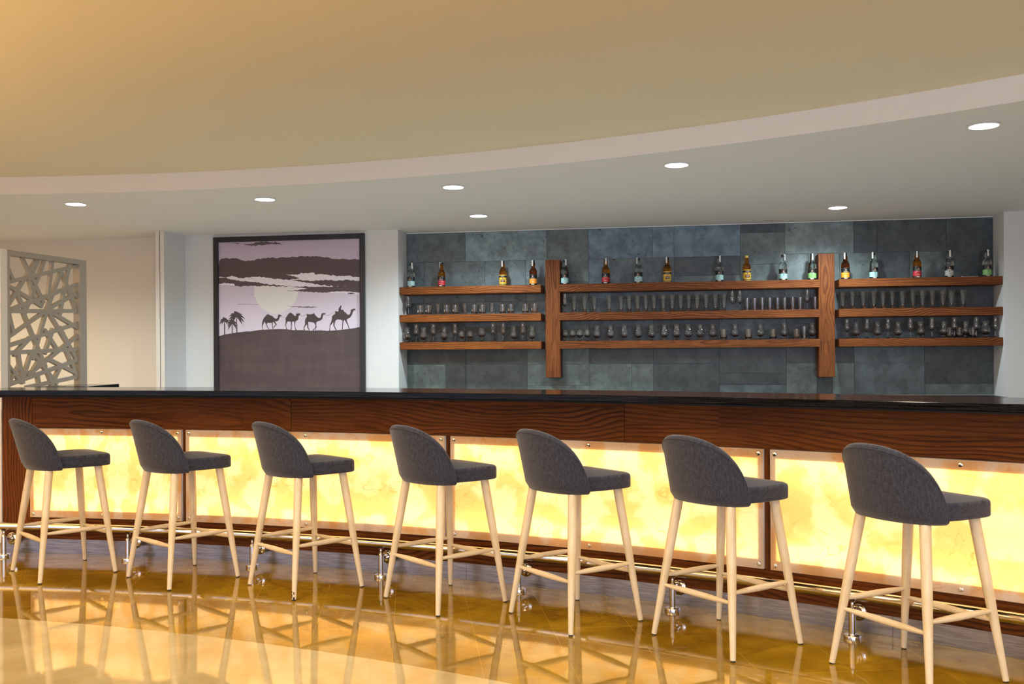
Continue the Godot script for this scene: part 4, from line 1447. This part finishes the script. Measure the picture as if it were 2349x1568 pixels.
func label_picture(kind: String) -> Image:
	# the printed wrap of a bottle: 240 px round the front half, 200 px high
	var w := 240
	var h := 200
	var im := Image.create(w, h, false, Image.FORMAT_RGB8)
	var hue: Color = {"aqua": Color8(168, 212, 212), "red": Color8(196, 40, 52), "orange": Color8(240, 150, 36), "green": Color8(136, 196, 112), "grey": Color8(186, 184, 176), "yellow": Color8(226, 184, 62)}[kind]
	var black := Color8(24, 22, 24)
	var pale := Color8(232, 222, 200)
	var cx := w / 2
	if kind == "yellow":
		im.fill(hue)
		im.fill_rect(Rect2i(0, 14, w, 36), black)
		im.fill_rect(Rect2i(0, 170, w, 24), black)
		im.fill_rect(Rect2i(cx - 46, 90, 92, 54), Color8(96, 40, 26))
		poly_fill(im, [Vector2(cx, 48), Vector2(cx + 14, 66), Vector2(cx, 84), Vector2(cx - 14, 66)], Color8(150, 70, 40))
		tiny_line(im, cx, 26, 84, 8, pale, 3)
		tiny_line(im, cx, 102, 76, 10, pale, 4)
		tiny_line(im, cx, 122, 44, 9, pale, 5)
		for k in 8:
			im.fill_rect(Rect2i(20 + 27 * k, 176, 14, 12), Color8(214, 190, 110))
	else:
		im.fill(black)
		im.fill_rect(Rect2i(0, 84, w, 90), hue)
		poly_fill(im, [Vector2(cx, 22), Vector2(cx + 13, 50), Vector2(cx + 8, 58), Vector2(cx - 8, 58), Vector2(cx - 13, 50)], Color8(206, 146, 112))
		tiny_line(im, cx, 67, 84, 8, pale, 6)
		for x in range(8, w - 8):
			im.fill_rect(Rect2i(x, 8 + int(pow((x - cx) / 60.0, 2.0) * 2.0), 1, 2), Color8(120, 112, 104))
		var word: Color = pale if kind in ["red", "orange"] else Color8(176, 60, 60) if kind == "aqua" else Color8(90, 74, 50)
		if kind in ["aqua", "green", "grey"]:
			im.fill_rect(Rect2i(cx - 8, 96, 16, 16), Color8(30, 46, 52))
			im.fill_rect(Rect2i(cx - 20, 122, 40, 4), Color8(70, 110, 120))
		else:
			for k in 60:
				var a := PI * k / 59.0
				im.fill_rect(Rect2i(int(cx - cos(a) * 66), int(112 - sin(a) * 18), 3, 3), pale)
		tiny_line(im, cx, 140, 64, 12, word, 7)
		poly_fill(im, [Vector2(cx - 42, 178), Vector2(cx + 42, 178), Vector2(cx + 22, 196), Vector2(cx - 22, 196)], Color8(206, 196, 168))
	return im

func build_bottles() -> void:
	var list := [
		[-1.375, "aqua", "clear bottle with aqua label at the picture wall end of the top shelf"], [-.96, "red", "amber bottle with red label on the top shelf of the picture bay"],
		[-.139, "yellow", "amber bottle with yellow label on the top shelf of the picture bay"], [.262, "orange", "dark amber bottle with orange label just left of the first wooden post"],
		[.672, "aqua", "clear bottle with aqua label just right of the first wooden post"], [1.201, "red", "amber bottle with red label in the top row between the posts"],
		[1.615, "aqua", "clear bottle with aqua label between red and yellow labelled bottles"], [1.976, "yellow", "amber bottle with yellow label between two aqua bottles, pale stamp on neck"],
		[2.622, "aqua", "clear bottle with aqua label between the two yellow labelled bottles"], [2.957, "yellow_gold", "amber bottle with yellow label and gold cap between two aqua bottles"],
		[3.396, "aqua", "clear bottle with aqua label between gold capped and green labelled bottles"], [3.742, "green", "clear bottle with green label just left of the second wooden post"],
		[4.135, "orange", "dark amber bottle with orange label just right of the second wooden post"], [4.465, "aqua", "clear bottle with aqua label between orange and red labelled bottles"],
		[4.967, "red", "amber bottle with red label on the top shelf by the right wall"], [5.335, "grey", "clear bottle with grey label between red and green labelled bottles"],
		[5.76, "green", "clear bottle with green label at the white right wall"]]
	var body := Shape.new()
	body.lathe([[Vector2(0.0, 0.002), Vector2(0.046, 0.0)], smooth([Vector2(0.046, 0.0), Vector2(0.049, 0.004), Vector2(0.0495, 0.09), Vector2(0.0495, 0.17), Vector2(0.047, 0.193), Vector2(0.036, 0.215), Vector2(0.027, 0.228), Vector2(0.0255, 0.246), Vector2(0.028, 0.258), Vector2(0.0255, 0.272), Vector2(0.0195, 0.300)]), [Vector2(0.0195, 0.300), Vector2(0.0, 0.301)]], 28)
	var bm := body.mesh()
	var wrap := Shape.new()
	for i in 20:
		var a := lerpf(-1.55, 1.55, i / 20.0)
		var b := lerpf(-1.55, 1.55, (i + 1) / 20.0)
		var da := Vector3(sin(a), 0, cos(a))
		var db := Vector3(sin(b), 0, cos(b))
		var lo := Vector3.UP * 0.008
		var hi := Vector3.UP * 0.145
		var r := 0.0502
		wrap.tri(da * r + lo, db * r + lo, db * r + hi, da, db, db, Vector2(i / 20.0, 1), Vector2((i + 1) / 20.0, 1), Vector2((i + 1) / 20.0, 0))
		wrap.tri(da * r + lo, db * r + hi, da * r + hi, da, db, da, Vector2(i / 20.0, 1), Vector2((i + 1) / 20.0, 0), Vector2(i / 20.0, 0))
		wrap.quad(da * r + hi, db * r + hi, db * (r - 0.001) + hi, da * (r - 0.001) + hi, Vector3.UP)
	var wm := wrap.mesh()
	var cap := Shape.new()
	cap.lathe([[Vector2(0.0205, 0.292), Vector2(0.0207, 0.322)], [Vector2(0.0207, 0.322), Vector2(0.019, 0.326), Vector2(0.0, 0.327)]], 20)
	var cm := cap.mesh()
	var stamp := Shape.new()
	stamp.box(Vector3(-0.010, 0.252, 0.0268), Vector3(0.009, 0.318, 0.0284))
	stamp.box(Vector3(-0.010, 0.316, 0.006), Vector3(0.009, 0.3292, 0.0284))
	var stm := stamp.mesh()
	for k in ["aqua", "red", "orange", "green", "grey", "yellow"]:
		var m := mat("label_" + k, Color(1, 1, 1), 0.45)
		m.albedo_texture = tex(label_picture(k))
	rng.seed = 31
	for q in list:
		var kind: String = "yellow" if q[1] == "yellow_gold" else q[1]
		var turn := WALL_TURN + rng.randf_range(-0.22, 0.22)
		var o := thing("liquor_bottle", q[2], "bottle", on_wall(q[0], SHELF_Y[0], -0.14), turn, "liquor bottles on the top shelves")
		part("body", bm, mats[{"aqua": "bottle_clear", "green": "bottle_clear", "grey": "bottle_clear", "red": "bottle_amber", "yellow": "bottle_amber", "orange": "bottle_dark"}[kind]], o)
		part("label", wm, mats["label_" + kind], o)
		part("cap", cm, mats.cap_gold if q[1] == "yellow_gold" else mats.cap_black, o)
		if q[1] != "yellow_gold":
			var t := part("tax_stamp", stm, mats.stamp, o)
			t.rotation.y = rng.randf_range(-0.9, 0.9)
	var f := thing("foil_packet", "flat silver packet lying between grey and green labelled bottles", "packet", on_wall(5.535, SHELF_Y[0], -0.09), WALL_TURN)
	var s := Shape.new()
	var rows := []
	for i in 5:
		var line := PackedVector3Array()
		for j in 13:
			line.append(Vector3((j / 12.0 - 0.5) * 0.19, 0.008 + 0.006 * sin(j * 1.9 + i) * sin(i * 0.8 + 0.4), (i / 4.0 - 0.5) * 0.12))
		rows.append(line)
	s.grid(rows, 1.0)
	s.box(Vector3(-0.094, 0.0, -0.058), Vector3(0.094, 0.006, 0.058), 0.002)
	part("sleeve", s, mats.foil, f)

func _ready() -> void:
	set_camera_and_light()
	make_materials()
	build_floor()
	build_ceiling()
	build_walls()
	build_bar()
	build_rail()
	build_return()
	build_stools()
	build_lamps()
	build_picture()
	build_screen()
	build_shelves()
	build_bottles()
	build_glasses()
